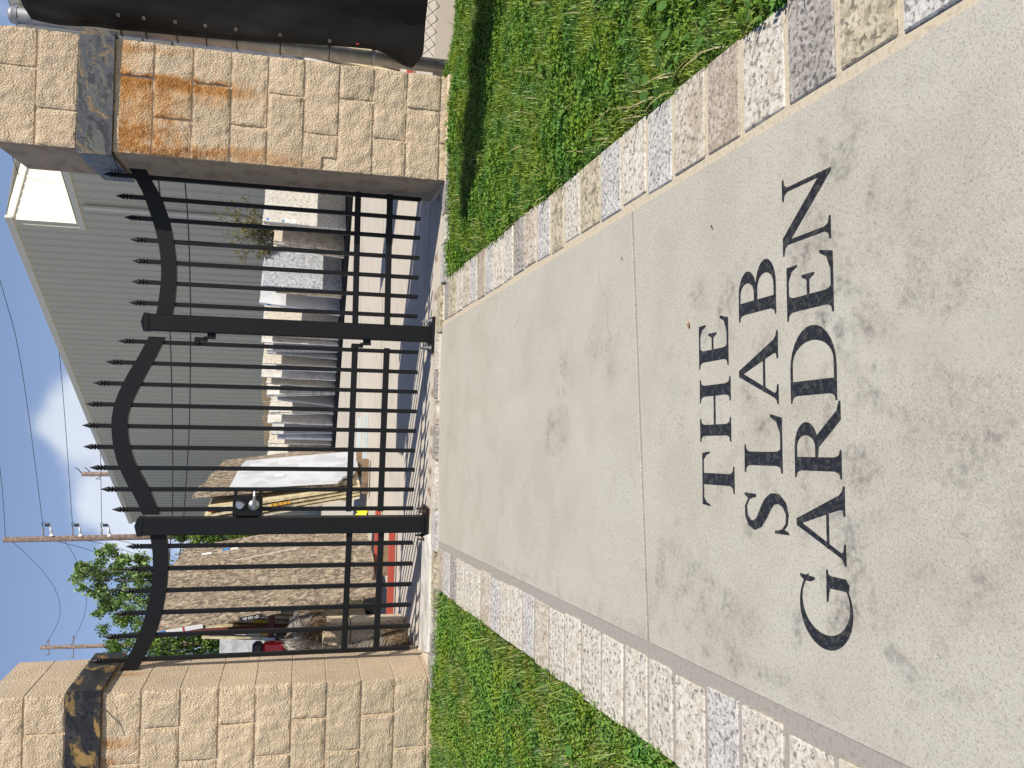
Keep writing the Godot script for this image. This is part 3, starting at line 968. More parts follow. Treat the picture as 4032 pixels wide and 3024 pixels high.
func rust_stains() -> void:
	# rust that has run from the picket feet and the post plates over the threshold
	var w := 1024
	var h := 96
	var im := Image.create(w, h, false, Image.FORMAT_RGBA8)
	var n: PackedByteArray = nb(w, h, 0.05, 611, 4).get_data()
	var spots := [1.18, 0.80, 0.55, 0.186, 0.40, 0.22, -0.071, -0.326, -0.453, -0.578, -0.707, -0.83, -1.05]
	for j in h:
		for i in w:
			var x := lerpf(-1.78, 1.22, float(i) / w)
			var v := float(j) / h
			var a := 0.0
			for q in spots:
				var d := absf(x - q) / (0.022 + 0.02 * v)
				a = maxf(a, clampf(1.2 - d, 0, 1) * sin(v * PI))
			a = clampf(a * (n[j * w + i] / 255.0 * 1.8 - 0.45), 0, 0.75) + clampf((n[j * w + i] / 255.0 - 0.6) * 1.2, 0, 0.25) * sin(v * PI)
			im.set_pixel(i, j, Color(0.55, 0.33, 0.16, a))
	var m := StandardMaterial3D.new()
	m.albedo_texture = ImageTexture.create_from_image(im)
	m.transparency = BaseMaterial3D.TRANSPARENCY_ALPHA
	m.roughness = 0.95
	var st := mb()
	var y := -0.0785
	face(st, [Vector3(-1.78, y, -5.52), Vector3(1.22, y, -5.52), Vector3(1.22, y, -5.33), Vector3(-1.78, y, -5.33)], Vector3.UP, [Vector2(0, 0), Vector2(1, 0), Vector2(1, 1), Vector2(0, 1)])
	struct_mesh("rust_stain", st, m)
	# joints sawn in the yard
	var root := struct_node("yard_joints")
	for q in [[-9.25, 0.022], [-13.2, 0.025], [-18.0, 0.03], [-26.0, 0.04]]:
		st = mb()
		var c := Vector3(0, YARD_Y + 0.004, q[0])
		var r := Vector3(30, 0, -6.0)
		face(st, [c - r, c + r, c + r + Vector3(0, 0, q[1]), c - r + Vector3(0, 0, q[1])], Vector3.UP)
		obj("joint", st, M.mortar_grey, root)

func rough_stone(st: SurfaceTool, c: Vector3, s: Vector3, amp: float, sd: int) -> void:
	# a box whose front and edges are broken: every face is a 6 by 3 grid pushed about
	var n := FastNoiseLite.new()
	n.seed = sd
	n.frequency = 22.0
	n.fractal_octaves = 2
	var h := s * 0.5
	for f in 4:
		var nx := 8
		var ny := 4
		var g := []
		for j in ny + 1:
			for i in nx + 1:
				var u := lerpf(-1, 1, float(i) / nx)
				var v := lerpf(-1, 1, float(j) / ny)
				var p: Vector3
				match f:
					0: p = Vector3(u * h.x, v * h.y, h.z)
					1: p = Vector3(u * h.x, h.y, v * h.z)
					2: p = Vector3(h.x, v * h.y, u * h.z)
					3: p = Vector3(-h.x, v * h.y, u * h.z)
				var d := n.get_noise_3dv(p + c) * amp
				var d2 := n.get_noise_3dv(p + c + Vector3(7, 3, 1)) * amp
				if p.z > h.z - 0.001:
					p.z += d
				if p.y > h.y - 0.001:
					p.y += d2 * 0.35 if p.z > h.z - 0.03 else 0.0
				g.append(c + p)
		var out: Vector3 = [Vector3(0, 0, 1), Vector3(0, 1, 0), Vector3(1, 0, 0), Vector3(-1, 0, 0)][f]
		for j in ny:
			for i in nx:
				var k := j * (nx + 1) + i
				face(st, [g[k], g[k + 1], g[k + nx + 2], g[k + nx + 1]], out)

# ---------------------------------------------------------------- pillars of split-face block
func pillar(is_right: bool) -> void:
	var x0 := 1.228 if is_right else -2.435
	var x1 := 1.862 if is_right else -1.800
	var dy := 0.035 if is_right else 0.0
	var label := "tan split-face block pillar with rust streaks, right of the gate beside the black screen" if is_right else "tan split-face block pillar with a black and gold slate band, left of the gate"
	var root := thing("stone_pillar", label, "pillar", "pair of block pillars flanking the gate")
	var mat: StandardMaterial3D = M.pillar_right if is_right else M.pillar_left
	var zf := -5.13
	var zb := -5.735
	var ys := [-0.30, -0.065, 0.138, 0.337, 0.54, 0.74, 0.944, 1.148, 1.357, 1.564, 1.767, 1.955, 2.164, 2.372]
	var st := mb()
	box(st, Vector3((x0 + x1) * 0.5, 1.03 + dy, (zf + zb) * 0.5), Vector3(x1 - x0 - 0.007, 2.66, zf - zb - 0.007))
	obj("mortar_core", st, M.mortar, root)
	for k in ys.size() - 1:
		if k == 10:
			continue
		var y0: float = ys[k] + dy + 0.0055
		var y1: float = ys[k + 1] + dy - 0.0055
		# the joint of each course stands a third in from one side, then from the other
		var third := (k % 2 == 0) == is_right
		var xj := lerpf(x0, x1, 0.34 if third else 0.67)
		if k > 10:
			xj = lerpf(x0, x1, 0.67 if (k % 2 == 0) == is_right else 0.33)
		xj += rng.randf_range(-0.008, 0.008)
		var d1 := 0.40 if k % 2 == 0 else 0.20
		var zj := zf - d1 if not is_right else zf - 0.30
		var left_d := zj if not is_right else zj
		split_block(root, mat, x0, xj - 0.0055, y0, y1, zf, zf - 0.30, x0, is_right, 1000 + k * 7 + (500 if is_right else 0), k == 4 and is_right)
		split_block(root, mat, xj + 0.0055, x1, y0, y1, zf, zj, x0, is_right, 1003 + k * 7 + (500 if is_right else 0), false)
		# the back row
		split_block(root, mat, x0, (x0 + x1) * 0.5 - 0.004, y0, y1, zf - 0.308, zb, x0, is_right, 0, false)
		split_block(root, mat, (x0 + x1) * 0.5 + 0.004, x1, y0, y1, zj - 0.010, zb, x0, is_right, 0, false)
	if is_right:
		for q in [[-0.07, 1.805], [1.99, 2.402]]:
			st = mb()
			box(st, Vector3(x0 - 0.001, (q[0] + q[1]) * 0.5, (zf + zb) * 0.5 - 0.006), Vector3(0.008, q[1] - q[0], zf - zb - 0.02), 0.0)
			obj("parging", st, M.parge_shaded, root)
	# slate band: four slabs round the shaft, proud of the block
	var b0: float = 1.767 + dy - 0.002
	var b1: float = 1.955 + dy - 0.008
	var band: StandardMaterial3D = M.slate_right if is_right else M.slate_left
	var o := 0.030
	for side in 4:
		st = mb()
		var c: Vector3
		var s: Vector3
		match side:
			0:
				c = Vector3((x0 + x1) * 0.5, (b0 + b1) * 0.5, zf + o - 0.010)
				s = Vector3(x1 - x0 + o * 2, b1 - b0, 0.02)
			1:
				c = Vector3((x0 + x1) * 0.5, (b0 + b1) * 0.5, zb - o + 0.010)
				s = Vector3(x1 - x0 + o * 2, b1 - b0, 0.02)
			2:
				c = Vector3(x0 - o + 0.010, (b0 + b1) * 0.5, (zf + zb) * 0.5)
				s = Vector3(0.02, b1 - b0, zf - zb + o * 2 - 0.042)
			3:
				c = Vector3(x1 + o - 0.010, (b0 + b1) * 0.5, (zf + zb) * 0.5)
				s = Vector3(0.02, b1 - b0, zf - zb + o * 2 - 0.042)
		box(st, c, s, 0.002)
		obj("slate_slab", st, band, root)
	st = mb()
	box(st, Vector3((x0 + x1) * 0.5, -0.19 + dy, (zf + zb) * 0.5 + 0.012), Vector3(x1 - x0 + 0.03, 0.17, zf - zb + 0.03), 0.01)
	obj("footing", st, M.mortar, root)

func split_block(root: Node3D, mat: Material, x0: float, x1: float, y0: float, y1: float, zf: float, zb: float, px0: float, is_right: bool, sd: int, chipped: bool) -> void:
	var st := mb()
	var w := 0.64
	var uvf := func(p): return Vector2((p.x - px0 + (p.z + 5.13)) / w, (2.42 - p.y) / 2.5)
	if sd == 0:
		# plain block at the back
		for side in [0, 1, 2, 3, 4]:
			var q := []
			match side:
				0: q = [Vector3(x0, y0, zb), Vector3(x1, y0, zb), Vector3(x1, y1, zb), Vector3(x0, y1, zb)]
				1: q = [Vector3(x0, y0, zb), Vector3(x0, y0, zf), Vector3(x0, y1, zf), Vector3(x0, y1, zb)]
				2: q = [Vector3(x1, y0, zb), Vector3(x1, y0, zf), Vector3(x1, y1, zf), Vector3(x1, y1, zb)]
				3: q = [Vector3(x0, y1, zb), Vector3(x0, y1, zf), Vector3(x1, y1, zf), Vector3(x1, y1, zb)]
				4: q = [Vector3(x0, y0, zf), Vector3(x0, y1, zf), Vector3(x1, y1, zf), Vector3(x1, y0, zf)]
			var uv := []
			for p in q:
				uv.append(uvf.call(p))
			face(st, q, [Vector3(0, 0, -1), Vector3(-1, 0, 0), Vector3(1, 0, 0), Vector3(0, 1, 0), Vector3(0, 0, 1)][side], uv)
		obj("block", st, mat, root)
		return
	var n := FastNoiseLite.new()
	n.seed = sd
	n.frequency = 3.2
	n.fractal_octaves = 6
	n.fractal_gain = 0.52
	var nx := int((x1 - x0) / 0.0085)
	var ny := int((y1 - y0) / 0.0085)
	var tilt_x := sin(sd * 1.7) * 0.007
	var tilt_y := sin(sd * 2.9) * 0.006
	var g := []
	for j in ny + 1:
		for i in nx + 1:
			var u := float(i) / nx
			var v := float(j) / ny
			var p := Vector3(lerpf(x0, x1, u), lerpf(y0, y1, v), zf)
			var f := n.get_noise_2d(p.x * 3.0, p.y * 3.0 + sd)
			var ridge := absf(n.get_noise_2d(p.x * 1.2 + 31.0, p.y * 1.2 + sd * 3.0))
			var edge := minf(minf(u, 1.0 - u) * (x1 - x0), minf(v, 1.0 - v) * (y1 - y0))
			var e := smoothstep(0.0, 0.020, edge + f * 0.012)
			var d := 0.004 + f * 0.0060 + ridge * 0.012 + (u - 0.5) * tilt_x + (v - 0.5) * tilt_y
			if chipped and u < 0.35 and v < 0.42:
				d -= 0.014
			p.z += lerpf(d * 0.8, d + 0.003, e)
			# the outer edges crumble a little
			if i == 0: p.x += absf(n.get_noise_2d(p.y * 5.0, 3.0 + sd)) * 0.009
			if i == nx: p.x -= absf(n.get_noise_2d(p.y * 5.0, 9.0 + sd)) * 0.009
			g.append(p)
	for j in ny:
		for i in nx:
			var k := j * (nx + 1) + i
			var q := [g[k], g[k + 1], g[k + nx + 2], g[k + nx + 1]]
			var uv := []
			for p in q:
				uv.append(uvf.call(p))
			face(st, q, Vector3(0, 0, 1), uv)
	# flanks run straight back from the broken edge
	for j in ny:
		for e in [[0, -1.0], [nx, 1.0]]:
			var a: Vector3 = g[j * (nx + 1) + e[0]]
			var b: Vector3 = g[(j + 1) * (nx + 1) + e[0]]
			var xs: float = x0 if e[0] == 0 else x1
			var wav := 0.0015
			var m0 := Vector3(xs, a.y, zf - 0.012)
			var m1 := Vector3(xs, b.y, zf - 0.012)
			var a2 := Vector3(xs + n.get_noise_2d(a.y * 3.0, 60.0) * wav, a.y, zb)
			var b2 := Vector3(xs + n.get_noise_2d(b.y * 3.0, 60.0) * wav, b.y, zb)
			face(st, [a, b, m1, m0], Vector3(e[1], 0, 0.3), [uvf.call(a), uvf.call(b), uvf.call(m1), uvf.call(m0)])
			face(st, [m0, m1, b2, a2], Vector3(e[1], 0, 0), [uvf.call(m0), uvf.call(m1), uvf.call(b2), uvf.call(a2)])
	for i in nx:
		for e in [[0, -1.0], [ny, 1.0]]:
			var a: Vector3 = g[e[0] * (nx + 1) + i]
			var b: Vector3 = g[e[0] * (nx + 1) + i + 1]
			face(st, [a, b, Vector3(b.x, b.y, zb), Vector3(a.x, a.y, zb)], Vector3(0, e[1], 0), [uvf.call(a), uvf.call(b), uvf.call(b), uvf.call(a)])
	obj("block", st, mat, root)

# ---------------------------------------------------------------- metal warehouse
const WB := Vector3(2.0, 0.0, -30.0)
const WD := Vector3(-0.5299, 0, -0.8480)
const WF := Vector3(-0.8480, 0, 0.5299)

func wq(t: float, y: float, out := 0.0) -> Vector3:
	return WB + WD * t + WF * out + Vector3(0, y, 0)

func ribbed(st: SurfaceTool, o: Vector3, along: Vector3, out: Vector3, width: float, y0: float, y1: float, rib := 0.05) -> void:
	# pan, then a trapezoid rib every foot
	var n := int(round(width / 0.3048))
	for k in n:
		var a := width * k / n
		var pr := [Vector2(0, 0), Vector2(0.10, 0), Vector2(0.135, rib), Vector2(0.170, rib), Vector2(0.205, 0), Vector2(width / n, 0)]
		for i in pr.size() - 1:
			var p: Vector2 = pr[i]
			var q: Vector2 = pr[i + 1]
			var nrm: Vector3 = out * (q.x - p.x) - along * (q.y - p.y)
			face(st, [o + along * (a + p.x) + out * p.y + Vector3(0, y0, 0), o + along * (a + q.x) + out * q.y + Vector3(0, y0, 0), o + along * (a + q.x) + out * q.y + Vector3(0, y1, 0), o + along * (a + p.x) + out * p.y + Vector3(0, y1, 0)], nrm)

func beam(st: SurfaceTool, a: Vector3, b: Vector3, up: Vector3, hgt: float, dep: float, out: Vector3) -> void:
	# a bar from a to b whose back top edge is the line; hgt down, dep outwards
	var d := (b - a)
	var xf := Transform3D(Basis(d.normalized(), up, d.normalized().cross(up)), (a + b) * 0.5)
	var s := 1.0 if xf.basis.z.dot(out) > 0 else -1.0
	box(st, Vector3(0, -hgt * 0.5, s * dep * 0.5), Vector3(d.length(), hgt, dep), 0.01, xf)

func warehouse() -> void:
	var root := thing("metal_warehouse", "grey ribbed metal warehouse behind the gate with one cream sunlit end wall", "warehouse")
	var t := -4.15
	while t < 17.6:
		var st := mb()
		ribbed(st, wq(t, 0), WD, WF, 0.9144, -0.4, 8.98)
		obj("wall_panel", st, M.siding, root)
		t += 0.9144
	var t_end := t
	t = -4.15 - 0.9144
	while t > -17.0:
		var st := mb()
		ribbed(st, wq(t, 0), WD, WF, 0.9144, -0.4, 7.1)
		obj("wall_panel", st, M.siding, root)
		t -= 0.9144
	# the end wall that rises above the lower annex
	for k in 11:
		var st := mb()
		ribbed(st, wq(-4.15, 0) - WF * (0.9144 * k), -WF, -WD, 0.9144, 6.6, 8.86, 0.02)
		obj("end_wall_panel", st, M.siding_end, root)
	var st := mb()
	beam(st, wq(-4.3, 9.07, -0.02), wq(t_end, 9.07, -0.02), Vector3.UP, 0.19, 0.10, WF)
	obj("eave_trim", st, M.siding_trim, root)
	st = mb()
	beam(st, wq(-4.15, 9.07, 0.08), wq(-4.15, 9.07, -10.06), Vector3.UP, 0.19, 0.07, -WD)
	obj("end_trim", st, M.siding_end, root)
	st = mb()
	beam(st, wq(-16.0, 7.20, 0.0), wq(-3.98, 7.20, 0.0), Vector3.UP, 0.17, 0.09, WF)
	obj("annex_eave_trim", st, M.siding_trim, root)
	st = mb()
	box(st, Vector3(0, 3.45, 0), Vector3(0.11, 6.9, 0.09), 0.01, Transform3D(Basis(WD, Vector3.UP, WD.cross(Vector3.UP)), wq(-4.95, 0, 0.09)))
	obj("downspout", st, M.siding_trim, root)
	st = mb()
	face(st, [wq(-4.25, 9.05, 0.1), wq(t_end, 9.05, 0.1), wq(t_end, 9.9, -10.0), wq(-4.25, 9.9, -10.0)], Vector3.UP)
	face(st, [wq(-4.2, 7.22, 0.1), wq(-16.0, 7.22, 0.1), wq(-16.0, 7.9, -10.0), wq(-4.2, 7.9, -10.0)], Vector3.UP)
	face(st, [wq(t_end, -0.4, 0), wq(t_end, -0.4, -10.0), wq(t_end, 9.9, -10.0), wq(t_end, 9.0, 0)], WD)
	obj("roof", st, M.roof_metal, root)

# ---------------------------------------------------------------- iron gate
func picket(root: Node3D, x: float, y0: float, tip: float) -> void:
	var st := mb()
	box(st, Vector3(x, (y0 + tip - 0.088) * 0.5, GATE_Z), Vector3(0.0255, tip - 0.088 - y0, 0.0255), 0.0022)
	var p := obj("picket", st, M.black_iron, root)
	st = mb()
	lathe(st, Transform3D(Basis.IDENTITY, Vector3(x, tip - 0.090, GATE_Z)), [Vector2(0.0165, 0), Vector2(0.0165, 0.009), Vector2(0.010, 0.012), Vector2(0.010, 0.015), Vector2(0.0165, 0.019), Vector2(0.0185, 0.023), Vector2(0.0165, 0.027), Vector2(0.0095, 0.031), Vector2(0.012, 0.034), Vector2(0.0175, 0.038), Vector2(0.015, 0.048), Vector2(0.0005, 0.090)], 10)
	obj("finial", st, M.black_iron, p)

func curved_rail(root: Node3D, c: Array) -> void:
	# c: Vector3(x, top, bottom) along the arch, resampled smoothly
	var pts := []
	var n := c.size()
	for k in n - 1:
		var p0: Vector3 = c[maxi(k - 1, 0)]
		var p3: Vector3 = c[mini(k + 2, n - 1)]
		for s in 5:
			pts.append((c[k] as Vector3).cubic_interpolate(c[k + 1], p0, p3, s / 5.0))
	pts.append(c[n - 1])
	var zf := GATE_Z + 0.019
	var zb := GATE_Z - 0.019
	var st := mb()
	var at := func(p, w, z): return Vector3(p.x, p[w], z)
	for k in pts.size() - 1:
		var a: Vector3 = pts[k]
		var b: Vector3 = pts[k + 1]
		face(st, [at.call(a, 1, zf), at.call(b, 1, zf), at.call(b, 2, zf), at.call(a, 2, zf)], Vector3(0, 0, 1))
		face(st, [at.call(a, 1, zb), at.call(b, 1, zb), at.call(b, 2, zb), at.call(a, 2, zb)], Vector3(0, 0, -1))
		face(st, [at.call(a, 1, zf), at.call(b, 1, zf), at.call(b, 1, zb), at.call(a, 1, zb)], Vector3(0, 1, 0))
		face(st, [at.call(a, 2, zf), at.call(b, 2, zf), at.call(b, 2, zb), at.call(a, 2, zb)], Vector3(0, -1, 0))
	for e in [[0, 1.0 if c[0].x > c[n - 1].x else -1.0], [pts.size() - 1, -1.0 if c[0].x > c[n - 1].x else 1.0]]:
		var a: Vector3 = pts[e[0]]
		face(st, [at.call(a, 1, zf), at.call(a, 2, zf), at.call(a, 2, zb), at.call(a, 1, zb)], Vector3(e[1], 0, 0))
	obj("curved_rail", st, M.black_iron, root)

func rail(root: Node3D, x0: float, x1: float, y0: float, y1: float) -> void:
	var st := mb()
	var d := Vector3(x1 - x0, y1 - y0, 0)
	var xd := d.normalized()
	box(st, Vector3.ZERO, Vector3(d.length(), 0.037, 0.037), 0.0025, Transform3D(Basis(xd, Vector3(-xd.y, xd.x, 0), Vector3(0, 0, 1)), Vector3((x0 + x1) * 0.5, (y0 + y1) * 0.5, GATE_Z)))
	obj("rail", st, M.black_iron, root)

func gate() -> void:
	# fixed panel on the right
	var root := thing("fence_panel", "fixed black iron picket panel between the right post and the rusty pillar", "fence panel", "fixed iron panels beside the gate")
	for q in [[1.180, 1.93], [1.055, 1.859], [0.930, 1.807], [0.800, 1.771], [0.672, 1.755], [0.547, 1.756], [0.420, 1.767]]:
		picket(root, q[0], 0.022, q[1])
	rail(root, 0.355, 1.198, 0.419, 0.426)
	rail(root, 0.355, 1.198, 0.216, 0.224)
	curved_rail(root, [Vector3(1.222, 1.785, 1.688), Vector3(1.132, 1.730, 1.638), Vector3(1.068, 1.698, 1.600), Vector3(0.932, 1.648, 1.549), Vector3(0.85, 1.622, 1.528), Vector3(0.75, 1.600, 1.510), Vector3(0.656, 1.588, 1.499), Vector3(0.560, 1.586, 1.496), Vector3(0.445, 1.595, 1.501), Vector3(0.352, 1.607, 1.514)])
	# fixed panel on the left
	root = thing("fence_panel", "fixed black iron picket panel between the left post and the left pillar", "fence panel", "fixed iron panels beside the gate")
	for q in [[-1.053, 1.741], [-1.189, 1.746], [-1.323, 1.762], [-1.456, 1.798], [-1.594, 1.853], [-1.738, 1.929]]:
		picket(root, q[0], 0.005, q[1])
	rail(root, -0.978, -1.746, 0.414, 0.426)
	rail(root, -0.978, -1.746, 0.212, 0.222)
	curved_rail(root, [Vector3(-0.978, 1.603, 1.509), Vector3(-1.1, 1.584, 1.495), Vector3(-1.229, 1.581, 1.495), Vector3(-1.34, 1.592, 1.503), Vector3(-1.485, 1.620, 1.526), Vector3(-1.586, 1.650, 1.554), Vector3(-1.687, 1.692, 1.594), Vector3(-1.795, 1.744, 1.648)])
	# the swinging leaf
	root = thing("gate_leaf", "black iron gate leaf with arched top and spear finials between two posts", "gate")
	for q in [[0.186, 1.821], [0.057, 1.885], [-0.071, 1.951], [-0.198, 1.989], [-0.326, 2.004], [-0.453, 1.994], [-0.578, 1.956], [-0.707, 1.892], [-0.829, 1.825]]:
		picket(root, q[0], 0.008, q[1])
	rail(root, 0.206, -0.846, 0.415, 0.424)
	rail(root, 0.206, -0.846, 0.213, 0.222)
	curved_rail(root, [Vector3(0.219, 1.644, 1.549), Vector3(0.101, 1.697, 1.597), Vector3(0.013, 1.743, 1.640), Vector3(-0.06, 1.777, 1.673), Vector3(-0.16, 1.815, 1.716), Vector3(-0.251, 1.834, 1.743), Vector3(-0.32, 1.837, 1.747), Vector3(-0.431, 1.826, 1.733), Vector3(-0.548, 1.797, 1.696), Vector3(-0.667, 1.744, 1.632), Vector3(-0.75, 1.697, 1.593), Vector3(-0.860, 1.647, 1.549)])
	var st := mb()
	box(st, Vector3(-0.806, 1.042, GATE_Z + 0.006), Vector3(0.128, 0.176, 0.052), 0.004)
	box(st, Vector3(-0.866, 1.042, GATE_Z), Vector3(0.02, 0.135, 0.044), 0.002)
	var lock := obj("lock_box", st, M.black_iron, root)
	for y in [1.115, 0.968]:
		st = mb()
		box(st, Vector3(-0.735, y, GATE_Z + 0.003), Vector3(0.032, 0.020, 0.03), 0.003)
		obj("lock_bracket", st, M.black_iron, lock)
	var face_z := GATE_Z + 0.032
	var fr := Transform3D(Basis(Vector3(1, 0, 0), Vector3(0, 0, 1), Vector3(0, -1, 0)), Vector3(-0.800, 1.087, face_z))
	st = mb()
	lathe(st, fr, [Vector2(0.030, 0), Vector2(0.029, 0.006), Vector2(0.024, 0.013), Vector2(0.0225, 0.016), Vector2(0.0225, 0.012), Vector2(0.019, 0.012), Vector2(0.019, 0.019), Vector2(0.0, 0.019)], 24)
	var bolt := obj("deadbolt", st, M.steel, lock)
	st = mb()
	box(st, Vector3(-0.802, 1.082, face_z + 0.0195), Vector3(0.0022, 0.009, 0.0016))
	obj("keyhole", st, M.dark, bolt if false else lock)
	fr.origin = Vector3(-0.800, 1.003, face_z)
	st = mb()
	lathe(st, fr, [Vector2(0.034, 0), Vector2(0.032, 0.006), Vector2(0.020, 0.013), Vector2(0.013, 0.016), Vector2(0.013, 0.044), Vector2(0.011, 0.047), Vector2(0.0, 0.047)], 24)
	tube(st, [Vector3(-0.800, 1.003, face_z + 0.038), Vector3(-0.770, 1.003, face_z + 0.042), Vector3(-0.738, 1.001, face_z + 0.043), Vector3(-0.712, 0.999, face_z + 0.036)], 0.0115, 10, 0.0085)
	obj("lever_handle", st, M.satin, lock)
	st = mb()
	box(st, Vector3(-0.800, 1.003, face_z + 0.0475), Vector3(0.009, 0.0022, 0.0016))
	obj("keyhole", st, M.dark, lock)
	for y in [1.315, 0.372]:
		st = mb()
		box(st, Vector3(0.238, y - 0.03, GATE_Z + 0.010), Vector3(0.034, 0.05, 0.022), 0.004)
		box(st, Vector3(0.214, y + 0.03, GATE_Z + 0.012), Vector3(0.026, 0.075, 0.026), 0.004)
		tube(st, [Vector3(0.226, y - 0.055, GATE_Z + 0.026), Vector3(0.226, y + 0.012, GATE_Z + 0.026)], 0.0085, 10)
		box(st, Vector3(0.200, y + 0.055, GATE_Z + 0.008), Vector3(0.03, 0.028, 0.04), 0.003)
		obj("hinge", st, M.black_iron, root)
	# posts
	for k in 2:
		var x: float = [0.305, -0.930][k]
		root = thing("gate_post", ["square black steel hinge post right of the gate leaf", "square black steel latch post left of the gate leaf, beside the lock"][k], "post", "square steel posts of the gate")
		st = mb()
		box(st, Vector3(x, 0.797, GATE_Z), Vector3(0.102, 1.717, 0.102), 0.005)
		obj("shaft", st, M.black_iron, root)
		st = mb()
		box(st, Vector3(x, 1.655, GATE_Z), Vector3(0.110, 0.030, 0.110), 0.003)
		var h := 0.055
		for q in 4:
			var c := [Vector3(-h, 1.670, -h), Vector3(h, 1.670, -h), Vector3(h, 1.670, h), Vector3(-h, 1.670, h)]
			var o := Vector3(x, 0, GATE_Z)
			face(st, [o + c[q], o + c[(q + 1) % 4], o + Vector3(0, 1.696, 0)], (c[q] + c[(q + 1) % 4]) * 0.5 * Vector3(1, 0, 1) + Vector3(0, 0.1, 0))
		obj("cap", st, M.black_iron, root)
		st = mb()
		box(st, Vector3(x, -0.073, GATE_Z), Vector3(0.225, 0.022, 0.205), 0.003)
		obj("base_plate", st, M.black_iron, root)
		st = mb()
		for e in [[-1, 0], [1, 0], [0, 1], [0, -1]]:       # weld bead round the foot
			box(st, Vector3(x + e[0] * 0.053, -0.058, GATE_Z + e[1] * 0.053), Vector3(0.012 if e[0] else 0.11, 0.010, 0.012 if e[1] else 0.11), 0.004)
		obj("weld", st, M.black_iron, root)
		for e in [[-1, 1], [1, 1], [-1, -1], [1, -1]]:
			st = mb()
			lathe(st, Transform3D(Basis.IDENTITY, Vector3(x + e[0] * 0.088, -0.0625, GATE_Z + e[1] * 0.075)), [Vector2(0.017, 0), Vector2(0.017, 0.003), Vector2(0.0115, 0.003), Vector2(0.0115, 0.014), Vector2(0.006, 0.014), Vector2(0.006, 0.046), Vector2(0, 0.046)], 6)
			obj("anchor_bolt", st, M.galv if (e[0] + k) % 2 else M.rust_iron, root)

# ---------------------------------------------------------------- chain-link fence with a black screen
const FP := Vector3(2.1, 0, -5.6)
const FD := Vector3(0.766, 0, 0.643)
const FN := Vector3(-0.643, 0, 0.766)

func fq(a: float, y: float, out := 0.0) -> Vector3:
	return FP + FD * a + FN * out + Vector3(0, y, 0)

